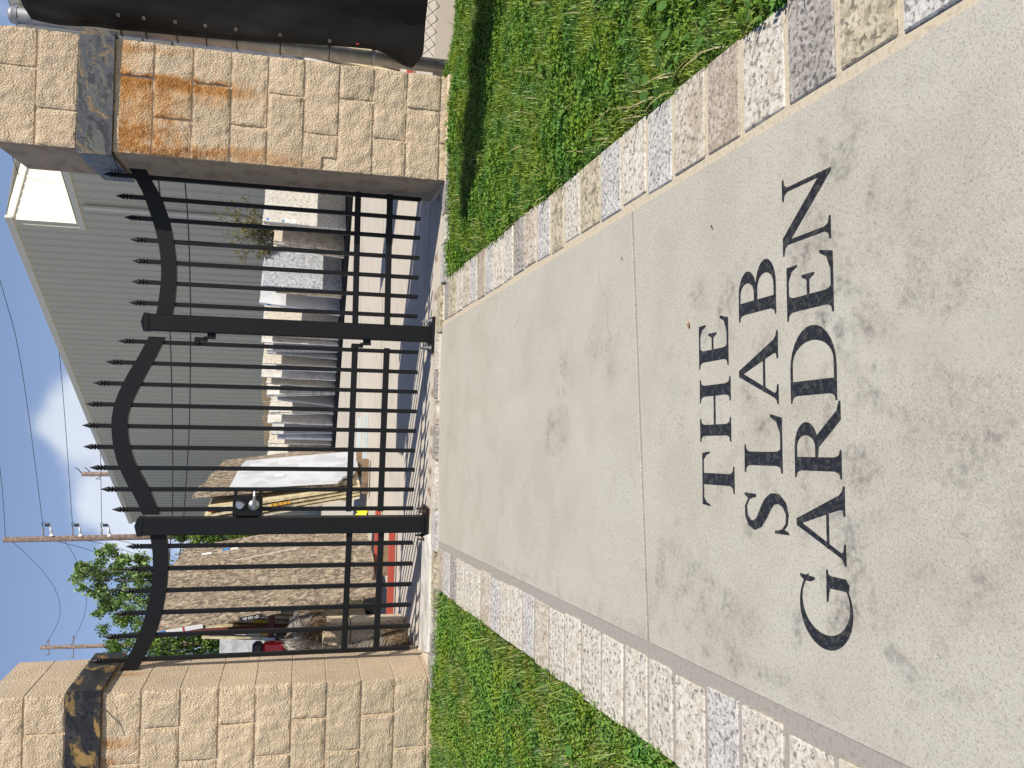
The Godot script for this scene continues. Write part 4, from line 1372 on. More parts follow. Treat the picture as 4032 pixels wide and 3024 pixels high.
func chain_fence() -> void:
	var root := thing("chain_link_fence", "galvanised chain-link fence with round end pole, right of the pillar", "fence")
	var st := mb(true)
	tube(st, [fq(0, -0.2), fq(0, 2.46)], 0.046, 20)
	var pole := obj("pole", st, M.galv, root)
	st = mb(true)
	lathe(st, Transform3D(Basis.IDENTITY, fq(0, 2.44)), [Vector2(0.049, 0), Vector2(0.049, 0.028), Vector2(0.050, 0.030), Vector2(0.046, 0.042), Vector2(0.034, 0.052), Vector2(0.0, 0.058)], 20)
	obj("pole_cap", st, M.galv, pole)
	for y in [2.36, 0.62, 0.34, 0.09]:
		st = mb()
		lathe(st, Transform3D(Basis.IDENTITY, fq(0, y)), [Vector2(0.046, 0), Vector2(0.0485, 0.001), Vector2(0.0485, 0.021), Vector2(0.046, 0.022)], 20)
		box(st, fq(0.058, y + 0.011), Vector3(0.03, 0.02, 0.014), 0.002)
		obj("tension_band", st, M.galv, root)
	st = mb(true)
	tube(st, [fq(0.05, 2.385), fq(4.6, 2.385)], 0.021, 10)
	obj("top_rail", st, M.galv, root)
	st = mb(true)
	tube(st, [fq(4.6, -0.2), fq(4.6, 2.44)], 0.03, 12)
	obj("pole", st, M.galv, root)
	# woven wires: each zigzags and hooks its neighbour
	st = mb()
	var d := 0.040
	for i in 62:
		var pts := []
		for j in 62:
			var z := 0.0022 * (1 if (j + i) % 2 else -1)
			pts.append(fq(0.055 + d * (i + (j + i) % 2), -0.04 + j * d, z))
		tube(st, pts, 0.0027, 4, -1.0, false)
	var wires := obj("woven_wire", st, plain(0.13, 0.10, 0.075, 0.7), root)
	wires.set_meta("kind", "stuff")
	for k in 7:     # cut ends twisted above the rail
		st = mb()
		var a := 0.075 + k * 0.08
		tube(st, [fq(a, 2.36), fq(a - 0.012, 2.405), fq(a - 0.004 + 0.01 * (k % 2), 2.445), fq(a - 0.018 + 0.025 * (k % 2), 2.462)], 0.0022, 4)
		obj("wire_barb", st, M.wire, root)
	# the screen
	var scr := thing("privacy_screen", "black fabric privacy screen tied to the chain-link fence right of the pillar", "screen")
	st = mb(true)
	var n := FastNoiseLite.new()
	n.seed = 77
	n.frequency = 1.0
	var nx := 90
	var ny := 60
	var g := []
	for j in ny + 1:
		for i in nx + 1:
			var u := float(i) / nx
			var v := float(j) / ny
			var a := lerpf(0.0, 4.55, u * u * 0.45 + u * 0.55)
			# its free edge wanders along the pole and sags at the head
			var edge := 0.012 + 0.066 * smoothstep(0.75, 0.1, v) - 0.035 * smoothstep(0.85, 1.0, v) * (1.0 - v) * 8.0
			if v < 0.14:
				edge -= 0.090 * smoothstep(0.14, 0.0, v)
			a += edge * (1.0 - smoothstep(0.0, 0.35, a))
			var top := 2.40 - 0.06 * (1.0 - smoothstep(-0.05, 0.13, a)) + sin(a * 4.0) * 0.008
			var bot := 0.035 + 0.075 * (1.0 - smoothstep(-0.05, 0.10, a)) + sin(a * 3.0) * 0.006
			var y := lerpf(bot, top, v)
			var out := 0.056 - 0.035 * smoothstep(0.02, 0.3, a) + n.get_noise_2d(a * 2.2, y * 1.1) * 0.022 + n.get_noise_2d(a * 7.0 + 9.0, y * 2.0 + 4.0) * 0.009
			out += 0.02 * exp(-pow((y - 2.1 - a * 0.25) * 9.0, 2.0)) + 0.016 * exp(-pow((y - 1.9 - a * 0.5) * 10.0, 2.0)) * (1.0 - smoothstep(0.0, 0.6, a))
			g.append(fq(a, y, out))
	for j in ny:
		for i in nx:
			var k := j * (nx + 1) + i
			face(st, [g[k], g[k + 1], g[k + nx + 2], g[k + nx + 1]], FN)
	obj("fabric", st, M.fabric, scr)
	st = mb()
	for j in ny:      # hem along the free edge
		var a: Vector3 = g[j * (nx + 1)]
		var b: Vector3 = g[(j + 1) * (nx + 1)]
		var off := FN * 0.004
		face(st, [a + off - FD * 0.002, b + off - FD * 0.002, b + off + FD * 0.022, a + off + FD * 0.022], FN)
	obj("hem", st, M.fabric, scr)
	for y in [1.866, 1.725, 1.547, 1.374, 1.196, 0.932, 0.629]:
		st = mb()
		lathe(st, Transform3D(Basis(Vector3(0, 0, 1), rng.randf_range(-0.05, 0.05)), fq(0, y)), [Vector2(0.0465, 0), Vector2(0.0495, 0.0005), Vector2(0.0495, 0.0065), Vector2(0.0465, 0.007)], 16)
		obj("cable_tie", st, M.black_paint, scr)
		st = mb()
		lathe(st, Transform3D(Basis(FD, FN, -Vector3.UP), fq(0.098, y + 0.004, 0.066)), [Vector2(0.005, 0), Vector2(0.005, 0.003), Vector2(0.010, 0.003), Vector2(0.010, 0.0)], 10)
		obj("grommet", st, M.galv, scr)
	st = mb()
	box(st, fq(0.104, 0.46, 0.075), Vector3(0.008, 0.016, 0.003))
	obj("orange_scrap", st, M.red_sticker, scr)

# ---------------------------------------------------------------- stone slabs
func slab(called: String, label: String, group: String, outline: PackedVector2Array, xf: Transform3D, thick: float, mat: Material) -> Node3D:
	var root := thing(called, label, "stone slab", group)
	var st := mb()
	prism(st, outline, xf, thick)
	obj("stone", st, mat, root)
	return root

func rough_rect(w: float, h: float, amp: float, n := 7) -> PackedVector2Array:
	var p := PackedVector2Array()
	for k in n: p.append(Vector2(w * k / n, rng.randf() * amp * 0.4))
	for k in n: p.append(Vector2(w - rng.randf() * amp, h * k / n))
	for k in n: p.append(Vector2(w - w * k / n, h - rng.randf() * amp))
	for k in n: p.append(Vector2(rng.randf() * amp, h - h * k / n))
	return p

func sticker(root: Node3D, xf: Transform3D, x: float, y: float, w: float, h: float, mat: Material, lift := 0.002) -> void:
	var st := mb()
	box(st, Vector3(x, y, lift), Vector3(w, h, 0.002), 0.0, xf)
	obj("sticker", st, mat, root)

func painted(root: Node3D, text: String, xf: Transform3D, size: float, mat: Material) -> void:
	var tm := TextMesh.new()
	tm.text = text
	var f := SystemFont.new()
	f.font_names = PackedStringArray(["Droid Sans"])
	tm.font = f
	tm.font_size = 32
	tm.pixel_size = size / 32.0
	tm.depth = 0.002
	var o := put("painted_number", tm, mat, root)
	o.transform = xf

func slab_row() -> void:
	var a := Vector3(3.646, YARD_Y, -17.225)
	var dd := Vector3(-0.678, 0, -0.735)
	var m := Vector3(0.735, 0, -0.678)
	var f := -dd
	# along, gap between slabs, count, height, lean in degrees (+ to the front), width, look, words
	var stacks := [
		[-0.42, 0.036, 3, 1.72, 1.0, 1.8, "grey", "plain grey slab", "at the right end of the far row, behind the right pillar", 0.01],
		[0.82, 0.036, 4, 1.70, 2.0, 1.9, "white_speckled", "white speckled granite slab", "in the stack nearest the right pillar", 0.01],
		[1.42, 0.042, 5, 1.50, 7.0, 1.6, "cream_veined", "cream slab with dark veins", "in the leaning stack beside the white speckled slabs", 0.02],
		[2.52, 0.034, 2, 1.72, 0.5, 1.9, "grey_speckled", "grey and white speckled granite slab", "behind the cream veined stack", 0.004],
		[2.64, 0.045, 2, 1.47, 1.5, 0.5, "cream", "narrow cream slab seen edge on", "left of the grey speckled slabs", 0.012],
		[2.72, 0.034, 1, 0.82, 2.0, 0.9, "grey", "low plain grey slab", "at the foot of the bluish marble", 0.004],
		[3.20, 0.036, 3, 1.82, 7.5, 1.8, "blue_white", "bluish white marble slab", "right of the hinge post", 0.03],
		[4.02, 0.040, 2, 1.70, 1.0, 1.5, "beige_speckled", "beige speckled granite slab", "half hidden behind the hinge post", 0.02],
		[4.20, 0.036, 2, 1.78, 0.0, 1.6, "white", "tall white slab", "just left of the hinge post", 0.006],
		[4.42, 0.040, 2, 1.68, -3.0, 1.5, "grey", "mid grey slab", "left of the tall white slabs", 0.006],
		[4.66, 0.036, 2, 1.66, 4.0, 1.5, "dark_grey", "dark grey slab with pale edge", "between the white and the beige slabs", 0.006],
		[4.95, 0.038, 1, 1.76, 1.0, 1.5, "beige_speckled", "tall beige speckled slab", "rising above the light grey slab", 0.012],
		[5.08, 0.034, 3, 1.46, 1.0, 1.4, "blue_white", "light bluish grey slab", "in the middle of the far row", 0.006],
		[5.42, 0.036, 1, 1.80, 1.0, 1.5, "white", "tall white slab", "above the brown beige slab", 0.02],
		[5.72, 0.040, 2, 1.70, 3.0, 1.6, "beige_speckled", "brownish beige slab with broken edge", "in the far row behind the gate leaf", 0.04],
		[5.88, 0.05, 2, 1.70, -5.5, 0.45, "white", "white slab seen edge on", "leaning left in the far row", 0.01],
		[6.42, 0.036, 2, 1.45, 9.0, 1.4, "dark_grey", "darkest grey slab", "leaning right in the far row", 0.01],
		[6.68, 0.038, 2, 1.64, -2.0, 1.5, "white_speckled", "white speckled slab with ragged edge", "left of the darkest grey slab", 0.04],
		[7.10, 0.036, 2, 1.68, 0.0, 1.5, "white", "white slab with broken corner", "left part of the far row", 0.05],
		[7.46, 0.036, 2, 1.60, -4.0, 1.5, "grey", "grey slab with rough edge", "leaning left at the left part of the far row", 0.03],
		[7.72, 0.034, 3, 1.44, 1.0, 1.3, "blue_white", "bluish slab with pale edge", "near the left end of the far row", 0.006],
		[7.98, 0.036, 2, 1.66, 0.5, 1.5, "beige_speckled", "beige slab", "second last at the left end of the far row", 0.03],
		[8.45, 0.036, 2, 1.72, -3.0, 1.4, "white_speckled", "pale slab", "last at the left end of the far row", 0.05]]
	var order := ["frontmost", "second", "third", "fourth", "hindmost"]
	for s in stacks:
		for k in s[2]:
			var lean := deg_to_rad(s[4] + rng.randf_range(-0.4, 0.4))
			var up := Vector3.UP * cos(lean) + f * sin(lean)
			var z := f * cos(lean) - Vector3.UP * sin(lean)
			var o: Vector3 = a + dd * (s[0] + k * s[1]) + m * rng.randf_range(-0.03, 0.03) + Vector3(0, 0.10, 0)
			var xf := Transform3D(Basis(m, up, z), o)
			var words: String = "%s %s%s" % [s[7], s[8], "" if s[2] == 1 else ", %s of it" % order[k] if s[2] <= 5 else ""]
			var root := slab("stone_slab", words, "slabs stored in the far row", rough_rect(s[5], s[3] - 0.04 - (0.02 * k if k % 2 else 0.0), s[9]), xf, 0.03, M.slab[s[6]])
			if k == 0 and s[0] == 0.82:
				sticker(root, xf, 0.10, 1.17, 0.10, 0.10, M.white_sticker)
				sticker(root, xf, 0.10, 1.05, 0.14, 0.10, M.white_sticker)
				sticker(root, xf, 0.07, 1.26, 0.06, 0.045, M.blue_sticker)
				sticker(root, xf, 0.07, 1.56, 0.06, 0.05, M.blue_sticker)
			elif k == 0 and (s[6] == "cream_veined" or s[6] == "blue_white"):
				var st := mb()
				box(st, Vector3(-0.001, s[3] * 0.86, -0.015), Vector3(0.003, 0.08, 0.026), 0.0, xf)
				obj("sticker", st, M.white_sticker if s[6] == "cream_veined" else M.blue_sticker, root)
	# ochre packing boards standing behind the left half of the row
	for k in 5:
		var xf := Transform3D(Basis(-dd, Vector3.UP, Vector3(-0.735, 0, 0.678)), a + dd * (6.3 + k * 0.62) + m * (0.55 + 0.02 * (k % 2)) + Vector3(0, 0.1, 0))
		slab("packing_board", "ochre board standing behind the left half of the far slab row, %s from the right" % ["first", "second", "third", "fourth", "fifth"][k], "boards behind the far slab row", rough_rect(0.60, 1.78 + 0.03 * (k % 2), 0.012), xf, 0.02, M.slab["ochre"])
	# steel runners that carry the row
	for k in 3:
		var root := thing("rack_runner", ["black steel runner along the front of the far slab row", "black steel runner under the middle of the far slab row", "black steel runner along the back of the far slab row"][k], "rack", "runners under the far slab row")
		var st := mb()
		box(st, Vector3(0, 0.05, 0), Vector3(9.4, 0.098, 0.08), 0.006, Transform3D(Basis(dd, Vector3.UP, dd.cross(Vector3.UP)), a + dd * 4.4 + m * (0.03 + k * 0.62)))
		obj("beam", st, M.dark, root)

func near_slabs() -> void:
	var e := Vector3(0.1302, 0, -0.9915)
	var nh := Vector3(0.9915, 0, 0.1302)
	var frame := func(o, lean):
		var l := deg_to_rad(lean)
		var n: Vector3 = nh * cos(l) + Vector3.UP * sin(l)
		return Transform3D(Basis(e, n.cross(e), n), o)
	# big brown slab close behind the left panel
	var o := Vector3(-1.87, 0.02, -7.5)
	var xf: Transform3D = frame.call(o, 9.0)
	var outline := pv([0.0, 0.04, 0.10, 0.01, 0.28, 0.0, 0.34, 0.06, 0.5, 0.03, 0.9, 0.0, 1.6, 0.01, 2.2, 0.02, 2.26, 0.9, 2.24, 1.46, 2.22, 1.69, 2.2, 1.93, 2.04, 1.96, 1.85, 1.97, 1.67, 2.0, 1.51, 2.01, 1.3, 1.985, 1.0, 1.97, 0.72, 1.94, 0.5, 1.93, 0.3, 1.89, 0.05, 1.86, -0.01, 1.87, 0.012, 1.5, -0.004, 1.3, 0.008, 0.9, -0.006, 0.5])
	var root := slab("stone_slab", "large brown and beige granite slab leaning left behind the left fixed panel", "slabs leaning on frames near the gate", outline, xf, 0.032, M.slab["brown_beige"])
	var edge := func(y0, y1, mat):      # marks on the edge that faces the gate
		var st := mb()
		box(st, Vector3(-0.008, (y0 + y1) * 0.5, -0.016), Vector3(0.012, y1 - y0, 0.0325), 0.0, xf)
		obj("sticker", st, mat, root)
	edge.call(1.80, 1.86, M.blue_sticker)
	edge.call(1.66, 1.79, M.white_sticker)
	edge.call(1.645, 1.658, M.red_sticker)
	edge.call(1.50, 1.643, M.white_sticker)
	edge.call(1.02, 1.20, M.black_paint)
	edge.call(0.62, 0.86, M.black_paint)
	for q in [["4", 1.155], ["8", 1.11], ["6", 1.06]]:
		painted(root, q[0], xf * Transform3D(Basis(Vector3(0, 0, 1), Vector3(0, 1, 0), Vector3(-1, 0, 0)), Vector3(-0.0155, q[1], -0.016)), 0.052, M.white_paint)
	# paper labels and worn packing tape on its face
	for q in [[1.78, 1.66, 0.22, 0.10, "white"], [1.82, 1.47, 0.2, 0.07, "blue"], [1.80, 1.38, 0.2, 0.08, "white"]]:
		sticker(root, xf, q[0] + 0.1, q[1] + 0.02, 0.06, q[3], M.blue_sticker if q[4] == "blue" else M.white_sticker)
	var st := mb()
	box(st, Vector3(1.54, 1.05, 0.001), Vector3(0.03, 0.62, 0.0015), 0.0, xf * Transform3D(Basis(Vector3(0, 0, 1), 0.13), Vector3(0.16, -0.18, 0)))
	obj("tape", st, plain(0.52, 0.48, 0.42, 0.7), root)
	slab("stone_slab", "brown granite slab tucked behind the large brown slab by the left panel", "slabs leaning on frames near the gate", rough_rect(2.1, 1.8, 0.03), frame.call(o - nh * 0.045 + e * 0.1, 9.0), 0.03, M.slab["brown_beige"])
	# the second group, farther back between latch post and leaf
	o = Vector3(-1.253, 0.05, -10.716)
	xf = frame.call(o, 6.0)
	root = slab("stone_slab", "pale bluish white marble slab with a broken lower corner, behind the gate lock", "slabs leaning on frames near the gate", pv([0.0, 0.25, 0.08, 0.21, 0.21, 0.18, 0.30, 0.06, 0.41, 0.03, 0.62, -0.03, 1.0, -0.04, 1.64, -0.03, 1.66, 0.8, 1.66, 1.46, 1.47, 1.50, 1.25, 1.515, 1.0, 1.53, 0.6, 1.545, 0.25, 1.56, 0.14, 1.0, 0.05, 0.5]), xf, 0.03, M.slab["blue_white"])
	sticker(root, xf, 1.35, 1.35, 0.12, 0.05, M.white_sticker)
	sticker(root, xf, 0.62, 0.98, 0.12, 0.12, M.white_sticker)
	slab("stone_slab", "rough brown granite slab standing taller behind the pale bluish marble", "slabs leaning on frames near the gate", pv([0.05, 0.05, 2.2, 0.0, 2.25, 0.6, 2.12, 1.22, 2.08, 1.5, 2.03, 1.78, 1.9, 1.80, 1.71, 1.83, 1.55, 1.86, 1.45, 1.83, 1.3, 1.88, 1.0, 1.90, 0.81, 1.91, 0.6, 1.97, 0.4, 1.96, 0.18, 1.99]), frame.call(o - nh * 0.05, 6.0), 0.03, M.slab["brown_beige"])
	for k in 4:
		var oo := Vector3(-1.335 - k * 0.046, 0.02, -10.76 - k * 0.02)
		xf = frame.call(oo, 9.5 + k * 0.5)
		root = slab("stone_slab", "cream slab seen edge on behind the gate lock, %s from the right" % ["first", "second", "third", "fourth"][k], "slabs leaning on frames near the gate", rough_rect(2.0, 1.84 + 0.04 * (k % 2), 0.012), xf, 0.034, M.slab["cream"] if k < 3 else M.slab["cream_veined"])
		if k == 0:
			for q in [[1.80, 0.05, M.red_sticker], [1.73, 0.05, M.red_sticker], [1.62, 0.1, M.blue_sticker], [1.46, 0.18, M.white_sticker]]:
				st = mb()
				box(st, Vector3(-0.002, q[0], -0.017), Vector3(0.003, q[1], 0.034), 0.0, xf)
				obj("sticker", st, q[2], root)
		if k == 1:
			st = mb()
			box(st, Vector3(-0.002, 0.98, -0.017), Vector3(0.003, 0.24, 0.034), 0.0, xf)
			obj("tag", st, M.orange_tag, root)
			for q in [["V", 1.07], ["O", 1.01], ["I", 0.95], ["C", 0.90]]:
				painted(root, q[0], xf * Transform3D(Basis(Vector3(0, 0, 1), Vector3(0, 1, 0), Vector3(-1, 0, 0)) * Basis(Vector3(0, 0, 1), PI / 2), Vector3(-0.005, q[1], -0.017)), 0.045, M.black_paint)
	# red steel frames they lean on
	for g in 2:
		var z0: float = [-7.17, -8.62][g]
		root = thing("slab_frame", ["red steel A-frame base rail nearest the gate, lying on the yard concrete", "red steel A-frame base rail farther from the gate, behind the first"][g], "rack", "red steel A-frames")
		st = mb()
		box(st, Vector3(-1.95 if g == 0 else -1.75, -0.03, z0), Vector3(1.35 if g == 0 else 0.9, 0.055, 0.05), 0.005)
		obj("base_rail", st, M.red_steel, root)
		if g == 0:
			st = mb()
			box(st, Vector3.ZERO, Vector3(0.06, 1.72, 0.05), 0.005, Transform3D(Basis(Vector3(0, 0, 1), 0.02), Vector3(-2.52, 0.98, -8.78)))
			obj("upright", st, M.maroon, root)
			st = mb()
			box(st, Vector3(-2.42, 0.98, -8.74), Vector3(0.36, 0.06, 0.04), 0.005)
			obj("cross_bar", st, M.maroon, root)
	# timbers
	for q in [[Vector3(-1.62, -0.02, -7.75), 0.3, "short weathered timber under the large brown slab"], [Vector3(-1.18, -0.015, -10.45), 0.42, "short timber block sticking out under the bluish marble"], [Vector3(-1.15, -0.015, -11.75), 0.36, "timber block under the far end of the bluish marble"]]:
		root = thing("timber_block", q[2], "timber", "timbers under the slabs")
		st = mb()
		box(st, q[0], Vector3(q[1], 0.075, 0.11), 0.004)
		obj("timber", st, M.timber, root)

func right_slabs() -> void:
	# slabs behind the chain-link fence, glimpsed between pillar and pole; their shadow falls on the yard
	var e := Vector3(-0.26, 0, -0.966)
	var nh := Vector3(0.966, 0, -0.26)
	for k in 6:
		var l := deg_to_rad(-9.0)
		var n := nh * cos(l) + Vector3.UP * sin(l)
		var xf := Transform3D(Basis(e, n.cross(e), n), Vector3(2.50 + k * 0.055, 0.03, -7.05 + k * 0.02))
		var root := slab("stone_slab", "cream slab leaning behind the chain-link fence, %s from the left" % ["first", "second", "third", "fourth", "fifth", "sixth"][k], "slabs behind the chain-link fence", rough_rect(1.5, 1.75 - 0.04 * (k % 3), 0.012), xf, 0.04, M.slab["cream"] if k % 2 else M.slab["white"])
		if k < 2:
			var st := mb()
			box(st, Vector3(-0.003, 0.93, -0.02), Vector3(0.006, 0.26, 0.042), 0.0, xf)
			obj("paint_band", st, M.black_paint, root)
			for q in [["1", 1.01], ["6", 0.95], ["4", 0.86]]:
				painted(root, q[0], xf * Transform3D(Basis(Vector3(0, 0, 1), Vector3(0, 1, 0), Vector3(-1, 0, 0)), Vector3(-0.0075, q[1], -0.02)), 0.055, M.white_paint)
	var root := thing("slab_frame", "red steel A-frame base rail behind the chain-link fence beside the right pillar", "rack", "red steel A-frames")
	var st := mb()
	box(st, Vector3(2.95, -0.03, -6.9), Vector3(1.2, 0.055, 0.05), 0.005)
	obj("base_rail", st, M.red_steel, root)
	st = mb()
	box(st, Vector3.ZERO, Vector3(0.07, 1.5, 0.06), 0.005, Transform3D(Basis(Vector3(0, 0, 1), -0.05), Vector3(3.2, 0.7, -7.1)))
	obj("upright", st, M.red_steel, root)

# ---------------------------------------------------------------- the corner behind the left panel
func left_corner() -> void:
	var flat := Transform3D(Basis(Vector3(1, 0, 0), Vector3(0, 0, -1), Vector3(0, 1, 0)), Vector3(0, -0.058, 0))
	slab("threshold_slab", "white stone offcut lying flat on the threshold under the left fixed panel", "", pv([-1.661, 5.147, -1.053, 5.185, -0.965, 5.30, -1.021, 5.519, -1.769, 5.541]), flat, 0.024, M.slab["white"])
	# low wall of tan blocks
	var root := thing("block_stub_wall", "low tan concrete block wall in the corner behind the left panel", "wall")
	for k in 3:
		for i in 2:
			var st := mb()
			var x := -1.80 - i * 0.40 - (0.2 if k == 1 and i == 0 else 0.0)
			var w := 0.39 if not (k == 1 and i == 0) else 0.59
			if k == 1 and i == 0:
				x = -1.80
			if k == 1 and i == 1:
				x = -2.40
			box(st, Vector3(x - w * 0.5, -0.06 + 0.1 + k * 0.2, -6.45), Vector3(w, 0.193, 0.19), 0.006)
			obj("block", st, M.mortar, root)
	# bent straw wattle
	root = thing("straw_wattle", "bent roll of brown straw in grey netting, standing in the corner by the left pillar", "straw roll")
	var line := [Vector3(-1.80, -0.03, -5.95), Vector3(-1.84, 0.10, -5.98), Vector3(-1.92, 0.28, -6.0), Vector3(-1.95, 0.48, -6.0), Vector3(-1.89, 0.66, -6.0), Vector3(-1.78, 0.73, -5.99), Vector3(-1.685, 0.67, -5.98), Vector3(-1.655, 0.54, -5.96)]
	var st := mb(true)
	tube(st, line, 0.072, 14)
	var straw_core := textured(to_tex(layered(128, 128, Color(0.24, 0.19, 0.14), [[nb(128, 128, 0.1, 701, 4), 0.4, 0.8, Color(0.07, 0.05, 0.035), 0.9]]), 128, 128), 1.0, 5.0)
	obj("core", st, straw_core, root)
	for kind in 2:
		st = mb()
		for k in (1500 if kind == 0 else 2200):
			var u := rng.randf()
			if kind == 0 and rng.randf() < 0.3:
				u = rng.randf() * 0.14 if rng.randf() < 0.5 else 1.0 - rng.randf() * 0.12
			var seg := u * (line.size() - 1)
			var i := mini(int(seg), line.size() - 2)
			var p: Vector3 = line[i].lerp(line[i + 1], seg - i)
			var d: Vector3 = (line[i + 1] - line[i]).normalized()
			var side := d.cross(Vector3(0, 0, 1)).normalized()
			var th := rng.randf() * TAU
			var out := side * cos(th) + Vector3(0, 0, 1) * sin(th)
			var at := p + out * (0.070 + rng.randf() * 0.010)
			var ends := u < 0.14 or u > 0.90
			var dir: Vector3
			var len: float
			var c: Color
			if kind == 0:
				dir = (d * rng.randf_range(-1, 1) + out.cross(d) * rng.randf_range(-0.5, 0.5) + out * (rng.randf_range(0.0, 0.9) if ends else 0.12)).normalized()
				len = rng.randf_range(0.05, 0.14) if ends else rng.randf_range(0.03, 0.08)
				c = Color(0.34, 0.22, 0.11).lerp(Color(0.15, 0.09, 0.045), rng.randf())
			else:
				if ends:
					continue
				dir = (d * 0.8 + out.cross(d)).normalized()
				len = rng.randf_range(0.05, 0.12)
				c = Color(0.62, 0.60, 0.57).lerp(Color(0.22, 0.2, 0.18), rng.randf())
				at = p + out * 0.080
			if at.y < -0.05:
				continue
			var e := at + dir * len
			if kind == 1:
				e = e - out * 0.01
			var wv := dir.cross(Vector3(0.3, 0.2, 1)).normalized() * (0.0016 if kind == 0 else 0.0026)
			st.set_color(c)
			tri(st, at - wv, at + wv, e, Vector3(0, 0, 1))
			tri(st, at + wv.cross(dir), at - wv.cross(dir), e, Vector3(0, 1, 0.2))
		var o := obj(["loose_straw", "netting"][kind], st, M.straw, root)
		o.set_meta("kind", "stuff")
	# cream slabs on the far side of the first frame
	for k in 6:
		var xf := Transform3D(Basis(Vector3(0, 0, -1), Vector3(0.07, 1, 0).normalized(), Vector3(1, -0.07, 0).normalized()), Vector3(-2.44 - k * 0.058, 0.04, -8.9 - 0.03 * (k % 3)))
		var r2 := slab("stone_slab", "cream slab standing edge on left of the red upright, %s from the right" % ["first", "second", "third", "fourth", "fifth", "sixth"][k], "slabs leaning on frames near the gate", rough_rect(1.7, 1.56 + 0.03 * (k % 3), 0.01), xf, 0.036, M.slab["white"] if k == 4 else M.slab["cream"])
		st = mb()
		box(st, Vector3(-0.002, 1.12 - 0.03 * k, -0.018), Vector3(0.003, 0.12, 0.028), 0.0, xf)
		obj("sticker", st, M.white_sticker if k % 2 else M.orange_tag, r2)
	slab("stone_slab", "large plain grey slab with a white edge standing behind the red tail lamp", "slabs leaning on frames near the gate", rough_rect(1.6, 1.60, 0.01), Transform3D(Basis(Vector3(1, 0, 0), Vector3(0, 1, -0.06).normalized(), Vector3(0, 0.06, 1).normalized()), Vector3(-4.52, 0.0, -10.1)), 0.03, M.slab["grey"])
	pickup()

func pickup() -> void:
	var root := thing("pickup_truck", "dark grey pickup truck with a red tail lamp, hidden behind the left pillar", "truck")
	var body := plain(0.045, 0.05, 0.055, 0.35)
	var st := mb()
	box(st, Vector3(-3.44, 0.70, -10.55), Vector3(1.78, 0.48, 4.4), 0.06)
	obj("body", st, body, root)
	st = mb()
	box(st, Vector3(-3.44, 1.18, -11.5), Vector3(1.6, 0.52, 1.6), 0.14)
	obj("cab", st, body, root)
	st = mb()
	box(st, Vector3(-3.44, 1.2, -10.69), Vector3(1.3, 0.30, 0.02), 0.004)
	obj("rear_window", st, plain(0.02, 0.025, 0.03, 0.1), root)
	st = mb()
	box(st, Vector3(-3.44, 0.42, -8.28), Vector3(1.7, 0.16, 0.12), 0.02)
	obj("bumper", st, M.satin, root)
	st = mb()
	box(st, Vector3(-3.44, 0.72, -8.345), Vector3(1.40, 0.44, 0.03), 0.012)
	obj("tailgate", st, body, root)
	for x in [-2.575, -4.285]:
		st = mb()
		box(st, Vector3(x, 0.94, -8.32), Vector3(0.12, 0.19, 0.09), 0.02)
		var lamp := obj("tail_lamp", st, M.red_lens, root)
		st = mb()
		box(st, Vector3(x, 1.085, -8.335), Vector3(0.125, 0.10, 0.10), 0.03)
		obj("lamp_cap", st, plain(0.05, 0.055, 0.06, 0.5), lamp)
	for z in [-9.4, -11.8]:
		for x in [-2.66, -4.20]:
			st = mb(true)
			lathe(st, Transform3D(Basis(Vector3(0, 1, 0), Vector3(1, 0, 0), Vector3(0, 0, -1)), Vector3(x - 0.11, 0.30, z)), [Vector2(0.0, 0), Vector2(0.32, 0), Vector2(0.36, 0.03), Vector2(0.36, 0.19), Vector2(0.32, 0.22), Vector2(0.0, 0.22)], 24)
			obj("wheel", st, M.dark, root)

# ---------------------------------------------------------------- utility poles and lines
func wire(label: String, group: String, pts: Array, r: float, mat: Material, called := "power_line") -> void:
	var root := thing(called, label, "cable", group)
	var sm := []
	var n := pts.size()
	for k in n - 1:
		for s in 6:
			sm.append((pts[k] as Vector3).cubic_interpolate(pts[k + 1], pts[maxi(k - 1, 0)], pts[mini(k + 2, n - 1)], s / 6.0))
	sm.append(pts[n - 1])
	var st := mb()
	tube(st, sm, r, 4, -1.0, false)
	obj("strand", st, mat, root)

